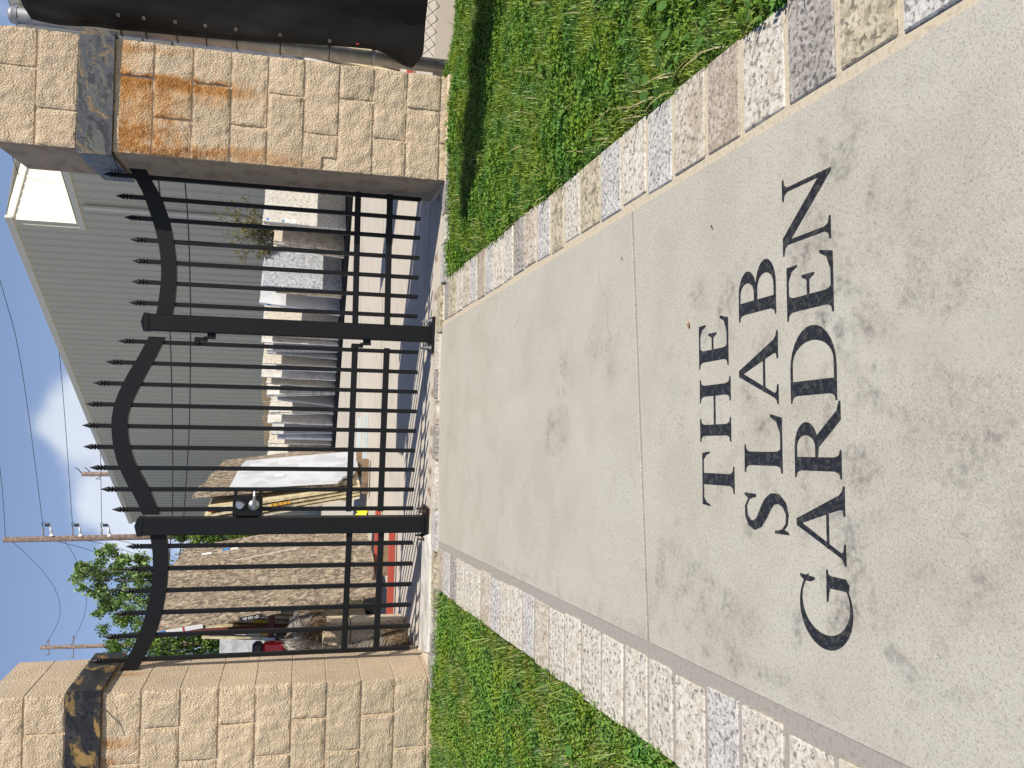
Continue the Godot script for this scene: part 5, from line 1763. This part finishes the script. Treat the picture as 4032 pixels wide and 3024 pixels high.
func poles_and_wires() -> void:
	var root := thing("utility_pole", "nearest weathered wooden utility pole, with three white insulator arms, above the latch post", "utility pole", "utility poles")
	var st := mb(true)
	tube(st, [Vector3(-7.70, -0.3, -43), Vector3(-7.77, 7, -43), Vector3(-7.85, 13.98, -43)], 0.17, 12, 0.125)
	obj("shaft", st, M.pole_wood, root)
	for q in [[-7.70, 12.33, 11.97], [-7.72, 11.09, 10.74], [-7.74, 9.85, 9.50]]:
		st = mb()
		tube(st, [Vector3(q[0], q[1], -43), Vector3(q[0] + 0.34, q[1] + 0.01, -43)], 0.035, 6)
		obj("line_pin", st, M.pole_wood, root)
		st = mb(true)
		tube(st, [Vector3(q[0] + 0.05, q[2], -42.95), Vector3(q[0] + 0.55, q[2] + 0.07, -42.9)], 0.055, 8, 0.04)
		lathe(st, Transform3D(Basis(Vector3(0, 0, 1), -PI / 2), Vector3(q[0] + 0.02, q[2], -42.95)), [Vector2(0.12, 0), Vector2(0.05, 0.12), Vector2(0.05, 0.2)], 10)
		obj("insulator_arm", st, M.insulator, root)
		st = mb(true)
		lathe(st, Transform3D(Basis(Vector3(0, 0, 1), 0.1), Vector3(q[0] + 0.55, q[2] + 0.08, -42.9)), [Vector2(0.03, 0), Vector2(0.09, 0.03), Vector2(0.05, 0.06), Vector2(0.09, 0.10), Vector2(0.05, 0.13), Vector2(0.09, 0.17), Vector2(0.03, 0.22)], 10)
		obj("insulator", st, M.wire, root)
		st = mb()
		tube(st, [Vector3(q[0] + 0.34, q[1] + 0.01, -43), Vector3(q[0] + 0.62, q[1] + 0.06, -42.9), Vector3(q[0] + 0.70, q[1] - 0.05, -42.9), Vector3(q[0] + 0.56, q[2] + 0.30, -42.9)], 0.013, 4)
		obj("jumper", st, M.wire, root)
	st = mb(true)
	lathe(st, Transform3D(Basis.IDENTITY, Vector3(-7.55, 4.2, -42.6)), [Vector2(0.0, 0), Vector2(0.28, 0.02), Vector2(0.30, 0.1), Vector2(0.30, 0.8), Vector2(0.2, 0.9), Vector2(0, 0.92)], 14)
	obj("transformer", st, plain(0.4, 0.43, 0.46, 0.5), root)
	root = thing("utility_pole", "wooden utility pole showing above the warehouse eave", "utility pole", "utility poles")
	st = mb(true)
	tube(st, [Vector3(-6.70, -0.3, -60), Vector3(-6.72, 14.76, -60)], 0.20, 12, 0.15)
	obj("shaft", st, M.pole_wood, root)
	st = mb()
	tube(st, [Vector3(-6.9, 14.2, -60), Vector3(-7.6, 12.2, -60)], 0.03, 5)
	obj("brace", st, M.insulator, root)
	for y in [14.85, 14.3, 13.6]:
		st = mb()
		tube(st, [Vector3(-6.72, y - 0.1, -60), Vector3(-6.4 if y > 14 else -6.95, y + 0.12, -59.9), Vector3(-6.3 if y > 14 else -7.05, y + 0.3, -59.9)], 0.03, 5)
		obj("line_pin", st, M.wire, root)
	root = thing("utility_pole", "slim dark utility pole rising among the trees above the left pillar", "utility pole", "utility poles")
	st = mb(true)
	tube(st, [Vector3(-18.72, -0.3, -62), Vector3(-18.53, 17.44, -62)], 0.19, 12, 0.13)
	obj("shaft", st, M.pole_wood, root)
	for q in [[16.9, 0.5], [15.4, 0.75], [12.6, 0.35], [10.2, 0.35]]:
		st = mb()
		tube(st, [Vector3(-18.55 - q[1], q[0], -62), Vector3(-18.55 + q[1], q[0] + 0.06, -62)], 0.03, 5)
		for e in [-1, 1]:
			tube(st, [Vector3(-18.55 + e * q[1] * 0.9, q[0], -62), Vector3(-18.55 + e * q[1] * 0.9, q[0] + 0.2, -62)], 0.03, 5)
		obj("cross_arm", st, M.pole_wood, root)
	for q in [[3.3, 0.9], [2.6, 0.7]]:
		st = mb()
		box(st, Vector3(-18.9, q[0], -61.6), Vector3(2.2, 0.07, 0.07))
		obj("cable_arm", st, M.wire, root)
	var g1 := "power lines from the nearest pole to the right"
	wire("topmost power line running right from the nearest pole across open sky", g1, [Vector3(-7.85, 13.9, -43), Vector3(-4.39, 13.59, -41), Vector3(2.0, 13.3, -37), Vector3(14, 13.6, -29)], 0.012, M.wire)
	wire("second power line from the top running right from the nearest pole", g1, [Vector3(-7.38, 12.34, -43), Vector3(-0.04, 11.37, -36), Vector3(3.06, 11.26, -33), Vector3(9, 11.3, -27), Vector3(15, 12.0, -21)], 0.012, M.wire)
	wire("third power line from the top, crossing the warehouse corner", g1, [Vector3(-7.38, 11.1, -43), Vector3(0.55, 10.07, -36), Vector3(2.77, 9.54, -32), Vector3(4.62, 9.2, -29), Vector3(5.84, 9.04, -27), Vector3(12, 9.3, -18)], 0.012, M.wire)
	wire("fourth power line from the top, passing low over the warehouse wall", g1, [Vector3(-7.36, 9.86, -43), Vector3(0.05, 8.67, -36), Vector3(2.15, 8.3, -33), Vector3(4.56, 7.89, -29), Vector3(5.79, 7.76, -27), Vector3(12, 7.9, -18)], 0.012, M.wire)
	var g2 := "power lines sagging to the left"
	wire("upper slack power line sagging between the nearest and the leftmost pole", g2, [Vector3(-7.9, 13.66, -43), Vector3(-9.21, 13.79, -46), Vector3(-11.09, 14.01, -50), Vector3(-12.73, 14.26, -53), Vector3(-14.49, 14.8, -56), Vector3(-16.25, 15.74, -59), Vector3(-18.5, 17.2, -62)], 0.014, M.wire)
	wire("lower slack power line sagging between the nearest and the leftmost pole", g2, [Vector3(-7.9, 11.47, -43), Vector3(-9.17, 11.75, -46), Vector3(-10.24, 11.98, -48), Vector3(-12.3, 12.48, -52), Vector3(-13.19, 12.89, -54), Vector3(-15.58, 13.95, -58), Vector3(-18.5, 15.6, -62)], 0.014, M.wire)
	wire("straight service line dropping left from the upper arm of the nearest pole", g2, [Vector3(-7.8, 12.25, -43), Vector3(-10.3, 10.6, -50), Vector3(-17, 7.6, -66)], 0.013, M.wire)
	wire("straight service line dropping left from the middle arm of the nearest pole", g2, [Vector3(-7.8, 11.0, -43), Vector3(-10.0, 9.6, -50), Vector3(-16, 7.0, -66)], 0.013, M.wire)
	wire("straight service line dropping left from the lowest arm of the nearest pole", g2, [Vector3(-7.8, 9.7, -43), Vector3(-9.8, 8.6, -50), Vector3(-15, 6.4, -66)], 0.013, M.wire)
	var g3 := "black cables strung in front of the warehouse"
	wire("upper black cable strung across the front of the warehouse wall", g3, [Vector3(9.5, 4.15, -15.5), Vector3(4.33, 4.11, -20.5), Vector3(1.07, 4.29, -24), Vector3(-2.96, 4.54, -27), Vector3(-5.56, 4.83, -29), Vector3(-12, 5.8, -34)], 0.016, M.black_paint, "cable")
	wire("lower black cable sagging across the front of the warehouse wall", g3, [Vector3(9.5, 3.6, -15.5), Vector3(4.38, 3.55, -20.5), Vector3(2.35, 3.7, -23), Vector3(0.61, 3.83, -24.5), Vector3(-1.67, 3.99, -26), Vector3(-4.46, 4.32, -28), Vector3(-5.56, 4.51, -29), Vector3(-12, 5.6, -34)], 0.016, M.black_paint, "cable")

# ---------------------------------------------------------------- trees
func leaf_mesh(len: float, wid: float, n: int, spread: float, c0: Color, c1: Color) -> ArrayMesh:
	# a sprig: n bent leaves round a point
	var st := SurfaceTool.new()
	st.begin(Mesh.PRIMITIVE_TRIANGLES)
	for k in n:
		var b := Basis.from_euler(Vector3(rng.randf_range(-1.2, 1.2), rng.randf() * TAU, rng.randf_range(-0.6, 0.6)))
		var o := Vector3(rng.randf_range(-1, 1), rng.randf_range(-1, 1), rng.randf_range(-1, 1)) * spread
		var l := len * rng.randf_range(0.7, 1.2)
		var col := c0.lerp(c1, rng.randf())
		var a := o
		var m1 := o + b * Vector3(-wid, l * 0.12, l * 0.5)
		var m2 := o + b * Vector3(wid, l * 0.12, l * 0.5)
		var e := o + b * Vector3(0, -l * 0.05, l)
		var nn := b * Vector3(0, 1, 0)
		leaf_tri(st, a, m1, m2, nn, col)
		leaf_tri(st, m1, e, m2, nn, col)
	return st.commit()

func multi(called: String, mesh: Mesh, xfs: Array, cols: Array, mat: Material, parent: Node3D) -> MultiMeshInstance3D:
	var mm := MultiMesh.new()
	mm.transform_format = MultiMesh.TRANSFORM_3D
	mm.use_colors = true
	mm.mesh = mesh
	mm.instance_count = xfs.size()
	for k in xfs.size():
		mm.set_instance_transform(k, xfs[k])
		mm.set_instance_color(k, cols[k])
	var o := MultiMeshInstance3D.new()
	o.multimesh = mm
	o.material_override = mat
	o.name = called if parent else numbered(called)
	(parent if parent else self).add_child(o, true)
	o.set_meta("kind", "stuff")
	return o

func tree(label: String, base: Vector3, blobs: Array, count: int, leaf: ArrayMesh, tint: Color, trunk_r: float, group := "trees beyond the yard") -> void:
	# blobs: [centre, radii]; foliage gathers in clumps on twigs inside each
	var root := thing("tree", label, "tree", group)
	var st := mb(true)
	var fork := base.lerp(blobs[0][0], 0.55)
	fork.y = base.y + (blobs[0][0].y - base.y) * 0.55
	tube(st, [base, base.lerp(fork, 0.5) + Vector3(rng.randf_range(-0.1, 0.1), 0, 0.05), fork], trunk_r, 8, trunk_r * 0.6)
	obj("trunk", st, M.bark, root)
	st = mb()
	var xfs := []
	var cols := []
	var vol := 0.0
	for b in blobs:
		vol += b[1].x * b[1].y
	for b in blobs:
		var c: Vector3 = b[0]
		var r: Vector3 = b[1]
		tube(st, [fork, fork.lerp(c, 0.5) + Vector3(rng.randf_range(-0.2, 0.2), -0.1, rng.randf_range(-0.2, 0.2)), c], trunk_r * 0.35, 5, trunk_r * 0.12)
		var n := int(count * r.x * r.y / vol)
		var clumps := maxi(4, int(n / 26.0))
		for k in clumps:
			var d := Vector3(rng.randfn(), rng.randfn(), rng.randfn()).normalized() * pow(rng.randf(), 0.4)
			var cc := c + d * r
			if rng.randf() < 0.5:
				tube(st, [c.lerp(cc, 0.2), c.lerp(cc, 0.65) + Vector3(0, -0.08, 0), cc], trunk_r * 0.1, 4, trunk_r * 0.04)
			var shade := rng.randf_range(0.75, 1.2)
			for i in 20:
				var p := cc + Vector3(rng.randfn(), rng.randfn() * 0.8, rng.randfn()) * r.x * 0.23
				xfs.append(Transform3D(Basis.from_euler(Vector3(rng.randf_range(-0.6, 0.6), rng.randf() * TAU, rng.randf_range(-0.6, 0.6))).scaled(Vector3.ONE * rng.randf_range(0.7, 1.25)), p))
				var cl := tint * shade * rng.randf_range(0.85, 1.15)
				cl.a = 1.0
				cols.append(cl)
	obj("limb", st, M.bark, root)
	multi("crown", leaf, xfs, cols, M.leaf, root)

func trees() -> void:
	var broad := leaf_mesh(0.17, 0.055, 5, 0.12, Color(0.12, 0.19, 0.07), Color(0.20, 0.29, 0.12))
	var fine := leaf_mesh(0.13, 0.035, 8, 0.14, Color(0.11, 0.19, 0.03), Color(0.19, 0.28, 0.05))
	var s := func(x, y, rx, ry): return [Vector3(x, y, -36 + rng.randf_range(-0.6, 0.6)), Vector3(rx, ry, rx)]
	tree("tall thin tree with open crown against the sky, left of the nearest pole", Vector3(-8.9, -0.2, -36), [s.call(-8.2, 7.9, 0.5, 0.5), s.call(-8.1, 9.05, 0.45, 0.24), s.call(-7.62, 8.85, 0.24, 0.2), s.call(-7.9, 8.45, 0.45, 0.3), s.call(-7.1, 8.25, 0.35, 0.42), s.call(-8.55, 8.4, 0.4, 0.34), s.call(-9.25, 8.4, 0.4, 0.34), s.call(-9.5, 8.1, 0.3, 0.3), s.call(-7.55, 7.6, 0.3, 0.28), s.call(-9.0, 7.85, 0.5, 0.36), s.call(-7.35, 6.75, 0.36, 0.34), s.call(-7.9, 7.0, 0.5, 0.4), s.call(-9.0, 7.3, 0.5, 0.4)], 1000, broad, Color(1.6, 1.55, 1.4), 0.12)
	tree("dense bright green tree to the right of the slim dark pole", Vector3(-9.6, -0.2, -37.5), [s.call(-9.6, 5.8, 1.15, 1.2), s.call(-9.9, 7.2, 0.5, 0.55), s.call(-8.7, 6.2, 0.8, 0.8), s.call(-9.4, 4.2, 1.2, 1.3), s.call(-8.4, 4.6, 0.9, 1.2), s.call(-8.1, 6.4, 0.5, 0.5)], 2600, fine, Color(1, 1, 0.9), 0.2)
	tree("bushy tree crossed by the slim dark pole, beside the left pillar", Vector3(-11.4, -0.2, -38), [s.call(-11.1, 6.4, 1.1, 1.0), s.call(-10.6, 8.0, 0.55, 0.42), s.call(-11.3, 7.6, 0.7, 0.5), s.call(-11.6, 5.0, 1.3, 1.3), s.call(-10.6, 4.4, 1.1, 1.3), s.call(-11.0, 2.8, 1.4, 1.2), s.call(-12.4, 6.0, 1.2, 1.2)], 3000, fine, Color(0.78, 0.9, 0.85), 0.22)
	tree("low leafy tree seen just left of the latch post", Vector3(-6.9, -0.2, -35), [s.call(-6.8, 4.8, 0.75, 0.8), s.call(-6.45, 3.7, 0.8, 0.9), s.call(-7.4, 4.0, 0.9, 1.0), s.call(-7.2, 2.6, 1.1, 1.2), s.call(-6.35, 5.5, 0.3, 0.3)], 1500, fine, Color(0.95, 1, 0.85), 0.13)
	tree("shrubby tree low behind the grey slab and the left panel", Vector3(-10.2, -0.2, -33), [s.call(-10.2, 3.0, 1.2, 1.1), s.call(-9.4, 2.2, 1.1, 1.0), s.call(-11.0, 2.0, 1.2, 1.0)], 1500, fine, Color(0.72, 0.85, 0.7), 0.12)
	# sparse young tree between the slab row and the warehouse
	var root := thing("young_tree", "sparse twiggy young tree standing behind the white speckled slabs", "tree")
	var base := Vector3(3.25, -0.06, -19.7)
	var st := mb()
	var tips := []
	for k in 5:
		var top := base + Vector3(rng.randf_range(-0.25, 0.25), 1.5, rng.randf_range(-0.15, 0.15))
		tube(st, [base + Vector3(rng.randf_range(-0.1, 0.1), 0, 0), base.lerp(top, 0.5) + Vector3(rng.randf_range(-0.08, 0.08), 0, 0), top], 0.022, 5, 0.014)
		for q in 5:
			var e := top + Vector3(rng.randf_range(-0.75, 0.65), rng.randf_range(0.0, 1.5), rng.randf_range(-0.3, 0.3))
			tube(st, [top, top.lerp(e, 0.55) + Vector3(rng.randf_range(-0.08, 0.08), rng.randf_range(-0.02, 0.08), 0), e], 0.010, 4, 0.004)
			tips.append([top, e])
			for i in 3:
				var m := top.lerp(e, rng.randf_range(0.4, 0.95))
				var e2 := m + Vector3(rng.randf_range(-0.3, 0.3), rng.randf_range(-0.05, 0.3), rng.randf_range(-0.15, 0.15))
				tube(st, [m, e2], 0.005, 3, 0.0025)
				tips.append([m, e2])
	obj("trunk", st, M.twig, root)
	var small := leaf_mesh(0.055, 0.014, 4, 0.03, Color(0.16, 0.17, 0.05), Color(0.24, 0.21, 0.06))
	var xfs := []
	var cols := []
	for t in tips:
		for i in 9:
			var p: Vector3 = t[0].lerp(t[1], rng.randf_range(0.35, 1.05)) + Vector3(rng.randfn(), rng.randfn(), rng.randfn()) * 0.03
			xfs.append(Transform3D(Basis.from_euler(Vector3(rng.randf_range(-1, 1), rng.randf() * TAU, 0)), p))
			cols.append(Color(1.3, 0.75, 0.6) if rng.randf() < 0.2 else Color(1, 1, 1).darkened(rng.randf_range(0.0, 0.2)))
	multi("crown", small, xfs, cols, M.leaf, root)
	# added tree, out of view; its leafy limb is shaped to shade the lawn
	root = thing("added_shade_tree", "added tree out of view on the right, its long limb shaped to shade a band of the right lawn", "tree")
	st = mb()
	tube(st, [Vector3(6.4, -0.5, -1.6), Vector3(6.3, 1.5, -1.6), Vector3(6.2, 3.4, -1.65)], 0.13, 8, 0.09)
	obj("trunk", st, M.bark, root)
	st = mb()
	var limb := [Vector3(6.2, 2.9, -1.65), Vector3(5.2, 3.0, -1.85), Vector3(4.2, 2.95, -2.1), Vector3(3.35, 2.85, -2.45)]
	tube(st, limb, 0.06, 6, 0.012)
	obj("limb", st, M.bark, root)
	var spray := leaf_mesh(0.07, 0.02, 7, 0.06, Color(0.08, 0.14, 0.03), Color(0.13, 0.21, 0.05))
	xfs = []
	cols = []
	for k in 2300:
		var u := pow(rng.randf(), 0.8) * 2.999
		var p: Vector3 = (limb[int(u)] as Vector3).lerp(limb[int(u) + 1], u - int(u))
		var r := lerpf(0.30, 0.13, u / 3.0)
		p += Vector3(rng.randfn() * 0.1, rng.randfn() * r * 0.4, rng.randfn() * r * 0.42)
		xfs.append(Transform3D(Basis.from_euler(Vector3(rng.randf_range(-0.7, 0.7), rng.randf() * TAU, rng.randf_range(-0.7, 0.7))), p))
		cols.append(Color(1, 1, 1).darkened(rng.randf_range(0.0, 0.25)))
	multi("crown", spray, xfs, cols, M.leaf, root)

# ---------------------------------------------------------------- grass
func tuft(n: int, l0: float, l1: float) -> ArrayMesh:
	var st := SurfaceTool.new()
	st.begin(Mesh.PRIMITIVE_TRIANGLES)
	for k in n:
		var th := rng.randf() * TAU
		var o := Vector3(rng.randf_range(-0.016, 0.016), -0.004, rng.randf_range(-0.016, 0.016))
		var l := rng.randf_range(l0, l1)
		var lean := rng.randf_range(0.2, 1.35)
		var hd := Vector3(cos(th), 0, sin(th))
		var sd := Vector3(-sin(th), 0, cos(th)).rotated(Vector3.UP, rng.randf_range(-0.6, 0.6)) * rng.randf_range(0.0011, 0.0023)
		var c := Color(0.125, 0.235, 0.03).lerp(Color(0.26, 0.39, 0.06), rng.randf())
		if rng.randf() < 0.06:
			c = Color(0.40, 0.36, 0.17)
		elif rng.randf() < 0.2:
			c = Color(0.27, 0.37, 0.09)
		var p := o
		var w := 1.0
		for s in 3:
			var a := lean * (0.55 + 0.45 * s)
			var q := p + (hd * sin(a) + Vector3.UP * cos(a)) * l / 3.0
			var w2: float = [1.15, 0.85, 0.05][s]
			var nn := (Vector3.UP * sin(a) - hd * cos(a)).normalized()
			if nn.y < 0: nn = -nn
			nn = nn.lerp(Vector3.UP, 0.25).normalized()
			var ca := c * (0.85 + 0.12 * s)
			ca.a = 1
			leaf_tri(st, p - sd * w, p + sd * w, q + sd * w2, nn, ca)
			leaf_tri(st, p - sd * w, q + sd * w2, q - sd * w2, nn, ca)
			p = q
			w = w2
	return st.commit()

func broadleaf(n: int) -> ArrayMesh:
	# small oval leaves of clover and creeping weeds
	var st := SurfaceTool.new()
	st.begin(Mesh.PRIMITIVE_TRIANGLES)
	for k in n:
		var o := Vector3(rng.randf_range(-0.025, 0.025), rng.randf_range(0.018, 0.045), rng.randf_range(-0.025, 0.025))
		var b := Basis.from_euler(Vector3(rng.randf_range(-0.7, 0.7), rng.randf() * TAU, rng.randf_range(-0.5, 0.5)))
		var r := rng.randf_range(0.004, 0.008)
		var c := Color(0.11, 0.22, 0.03).lerp(Color(0.19, 0.33, 0.05), rng.randf())
		for s in 7:
			var t0 := TAU * s / 7.0
			var t1 := TAU * (s + 1) / 7.0
			leaf_tri(st, o, o + b * Vector3(cos(t0) * r, 0.002, sin(t0) * r * 0.65), o + b * Vector3(cos(t1) * r, 0.002, sin(t1) * r * 0.65), b * Vector3.UP, c)
	return st.commit()

func disc_leaf() -> ArrayMesh:
	var st := SurfaceTool.new()
	st.begin(Mesh.PRIMITIVE_TRIANGLES)
	for s in 14:
		var t0 := TAU * s / 14.0
		var t1 := TAU * (s + 1) / 14.0
		leaf_tri(st, Vector3.ZERO, Vector3(cos(t0), 0.12 + 0.05 * sin(t0 * 7), sin(t0)), Vector3(cos(t1), 0.12 + 0.05 * sin(t1 * 7), sin(t1)), Vector3.UP, Color(0.10, 0.22, 0.04))
	return st.commit()

func on_lawn(p: Vector3, t: float, side: int) -> bool:
	if side == 1:
		if t < 1.033: return false
		if p.x < 1.25: return p.z > -5.06
		if p.x < 1.90: return p.z > -5.115
		return p.z > -5.30 + maxf(0.0, p.x - 1.96) * 0.80
	if t > -0.853: return false
	return p.z > (-5.02 if p.x > -1.72 else -5.10)

func lawns() -> void:
	var n := FastNoiseLite.new()
	n.seed = 12
	n.frequency = 1.6
	n.fractal_octaves = 3
	for side in [1, -1]:
		var root := Node3D.new()
		root.name = numbered("grass")
		add_child(root, true)
		root.set_meta("kind", "stuff")
		tag(root, "dense green lawn with weeds on the %s of the walk" % ("right" if side == 1 else "left"), "grass")
		var kinds := [tuft(22, 0.018, 0.042), tuft(22, 0.016, 0.036), tuft(14, 0.03, 0.06), broadleaf(12)]
		var xfs := [[], [], [], []]
		var cols := [[], [], [], []]
		var tries := 76000
		for k in tries:
			var s := rng.randf_range(0.9, 5.6)
			var t: float = rng.randf_range(1.02, 3.6) if side == 1 else -rng.randf_range(0.84, 2.6)
			var p := wp(s, t)
			if not on_lawn(p, t, side) or not seen(p, 0.16):
				continue
			var f := n.get_noise_2d(p.x, p.z)
			if f + n.get_noise_2d(p.x * 6.0, p.z * 6.0 + 9.0) < -0.55 and rng.randf() < 0.75:
				continue      # thin places
			var f2 := n.get_noise_2d(p.x * 3.0 + 40.0, p.z * 3.0)
			var q := 0
			var pick := rng.randf()
			if pick < 0.13 + f * 0.4: q = 3
			elif pick < 0.28 + f2 * 0.3: q = 2
			elif pick < 0.65: q = 1
			p.y = ground_y(p.z) - 0.022
			var sc := rng.randf_range(0.75, 1.15) * (1.0 + f * 0.25)
			xfs[q].append(Transform3D(Basis(Vector3.UP, rng.randf() * TAU).scaled(Vector3(1, sc, 1)), p))
			var c := Color(1.0 + f2 * 0.6, 1.0 + f2 * 0.2, 0.9 - f2 * 0.3) * rng.randf_range(0.8, 1.15) * (1.0 + f * 0.2)
			c.a = 1
			cols[q].append(c)
		for q in 4:
			multi(["short_blades", "short_blades", "long_blades", "clover"][q], kinds[q], xfs[q], cols[q], M.grass, root)
		# round pennywort leaves on stalks, thickest by the border
		var px := []
		var pc := []
		var want := 150 if side == 1 else 40
		while px.size() < want:
			var s := rng.randf_range(1.0, 5.2)
			var t: float = 1.04 + absf(rng.randfn()) * 0.35 if side == 1 else -0.86 - absf(rng.randfn()) * 0.4
			if side == 1 and rng.randf() < 0.5:
				s = rng.randf_range(1.2, 2.4)
			var p := wp(s, t)
			if not on_lawn(p, t, side) or not seen(p, 0.12):
				continue
			p.y = ground_y(p.z) + rng.randf_range(0.012, 0.032)
			var r := rng.randf_range(0.007, 0.019)
			px.append(Transform3D(Basis.from_euler(Vector3(rng.randf_range(-0.4, 0.5), rng.randf() * TAU, rng.randf_range(-0.4, 0.4))).scaled(Vector3.ONE * r), p))
			pc.append(Color(1, 1, 1).darkened(rng.randf_range(0.0, 0.25)))
		multi("pennywort", disc_leaf(), px, pc, M.grass, root)
		# long stray blades, some leaning over the stones
		px = []
		pc = []
		var stray := tuft(2, 0.09, 0.15)
		for k in 260:
			var s := rng.randf_range(1.0, 5.3)
			var t: float = rng.randf_range(1.035, 1.12) if side == 1 else -rng.randf_range(0.855, 0.93)
			if rng.randf() < 0.6:
				t = rng.randf_range(1.04, 2.6) if side == 1 else -rng.randf_range(0.86, 2.2)
			var p := wp(s, t)
			if not on_lawn(p, t, side) or not seen(p, 0.1):
				continue
			p.y = ground_y(p.z) - 0.02
			px.append(Transform3D(Basis(Vector3.UP, rng.randf() * TAU), p))
			pc.append(Color(1, 1, 1).darkened(rng.randf_range(0.0, 0.25)))
		multi("stray_blades", stray, px, pc, M.grass, root)

# ---------------------------------------------------------------- oddments
func small_things() -> void:
	var k := 0
	for q in [[Vector3(-0.86, YARD_Y + 0.03, -12.4), 0.60], [Vector3(-0.92, YARD_Y + 0.03, -11.05), 0.95]]:
		var root := thing("pale_batten", ["shorter pale grey batten lying on the yard, farther from the gate", "longer pale grey batten lying on the yard, nearer the gate"][k], "batten", "pale battens on the yard")
		var st := mb()
		box(st, q[0], Vector3(q[1], 0.06, 0.09), 0.004)
		obj("batten", st, plain(0.52, 0.58, 0.6, 0.6), root)
		k += 1
	var rag := thing("yellow_rag", "crumpled bright yellow cloth on the ground beside the latch post, behind the gate", "cloth")
	var st := mb(true)
	var n := FastNoiseLite.new()
	n.frequency = 9.0
	var g := []
	for j in 11:
		for i in 11:
			var u := i / 10.0 - 0.5
			var v := j / 10.0 - 0.5
			g.append(Vector3(-1.69 + u * 0.2, YARD_Y + 0.01 + maxf(0.0, (0.11 + n.get_noise_2d(u, v) * 0.16) * (1.0 - 3.2 * (u * u + v * v))), -10.7 + v * 0.3))
	for j in 10:
		for i in 10:
			var m := j * 11 + i
			face(st, [g[m], g[m + 1], g[m + 12], g[m + 11]], Vector3.UP)
	obj("cloth", st, M.yellow, rag)
	k = 0
	for q in [[2.105, 0.345, 0.011], [2.53, 0.62, 0.006], [1.98, 0.585, 0.006]]:
		var leaf := thing("leaf_scrap", ["small orange brown leaf scrap on the walk beside the last letter of the first line", "tiny dark leaf scrap on the walk near the right border", "tiny brown twig scrap on the walk between the letters and the right border"][k], "leaf", "leaf scraps on the walk")
		st = mb()
		var p := wp(q[0], q[1], 0.004)
		var r: float = q[2]
		face(st, [p + Vector3(-r, 0, 0), p + Vector3(0, 0.003, r * 0.5), p + Vector3(r, 0.001, 0.2 * r), p + Vector3(0.1 * r, 0.004, -r * 0.5)], Vector3.UP)
		obj("leaf", st, plain(0.36, 0.15, 0.05, 0.9) if k == 0 else plain(0.1, 0.06, 0.03, 0.9), leaf)
		k += 1
	# a torn metal strip that sticks out under the left slate band
	var strip := thing("metal_strip", "thin torn strip sticking out under the slate band of the left pillar", "strip")
	st = mb()
	tube(st, [Vector3(-1.86, 1.770, -5.13), Vector3(-1.90, 1.762, -5.06), Vector3(-1.965, 1.752, -5.045)], 0.006, 5, 0.002)
	obj("strip", st, M.dark, strip)
	strip = thing("metal_strip", "thin torn strip sticking out under the slate band of the right pillar", "strip")
	st = mb()
	tube(st, [Vector3(1.232, 1.802, -5.14), Vector3(1.185, 1.796, -5.16), Vector3(1.16, 1.79, -5.25)], 0.005, 5, 0.002)
	obj("strip", st, M.dark, strip)
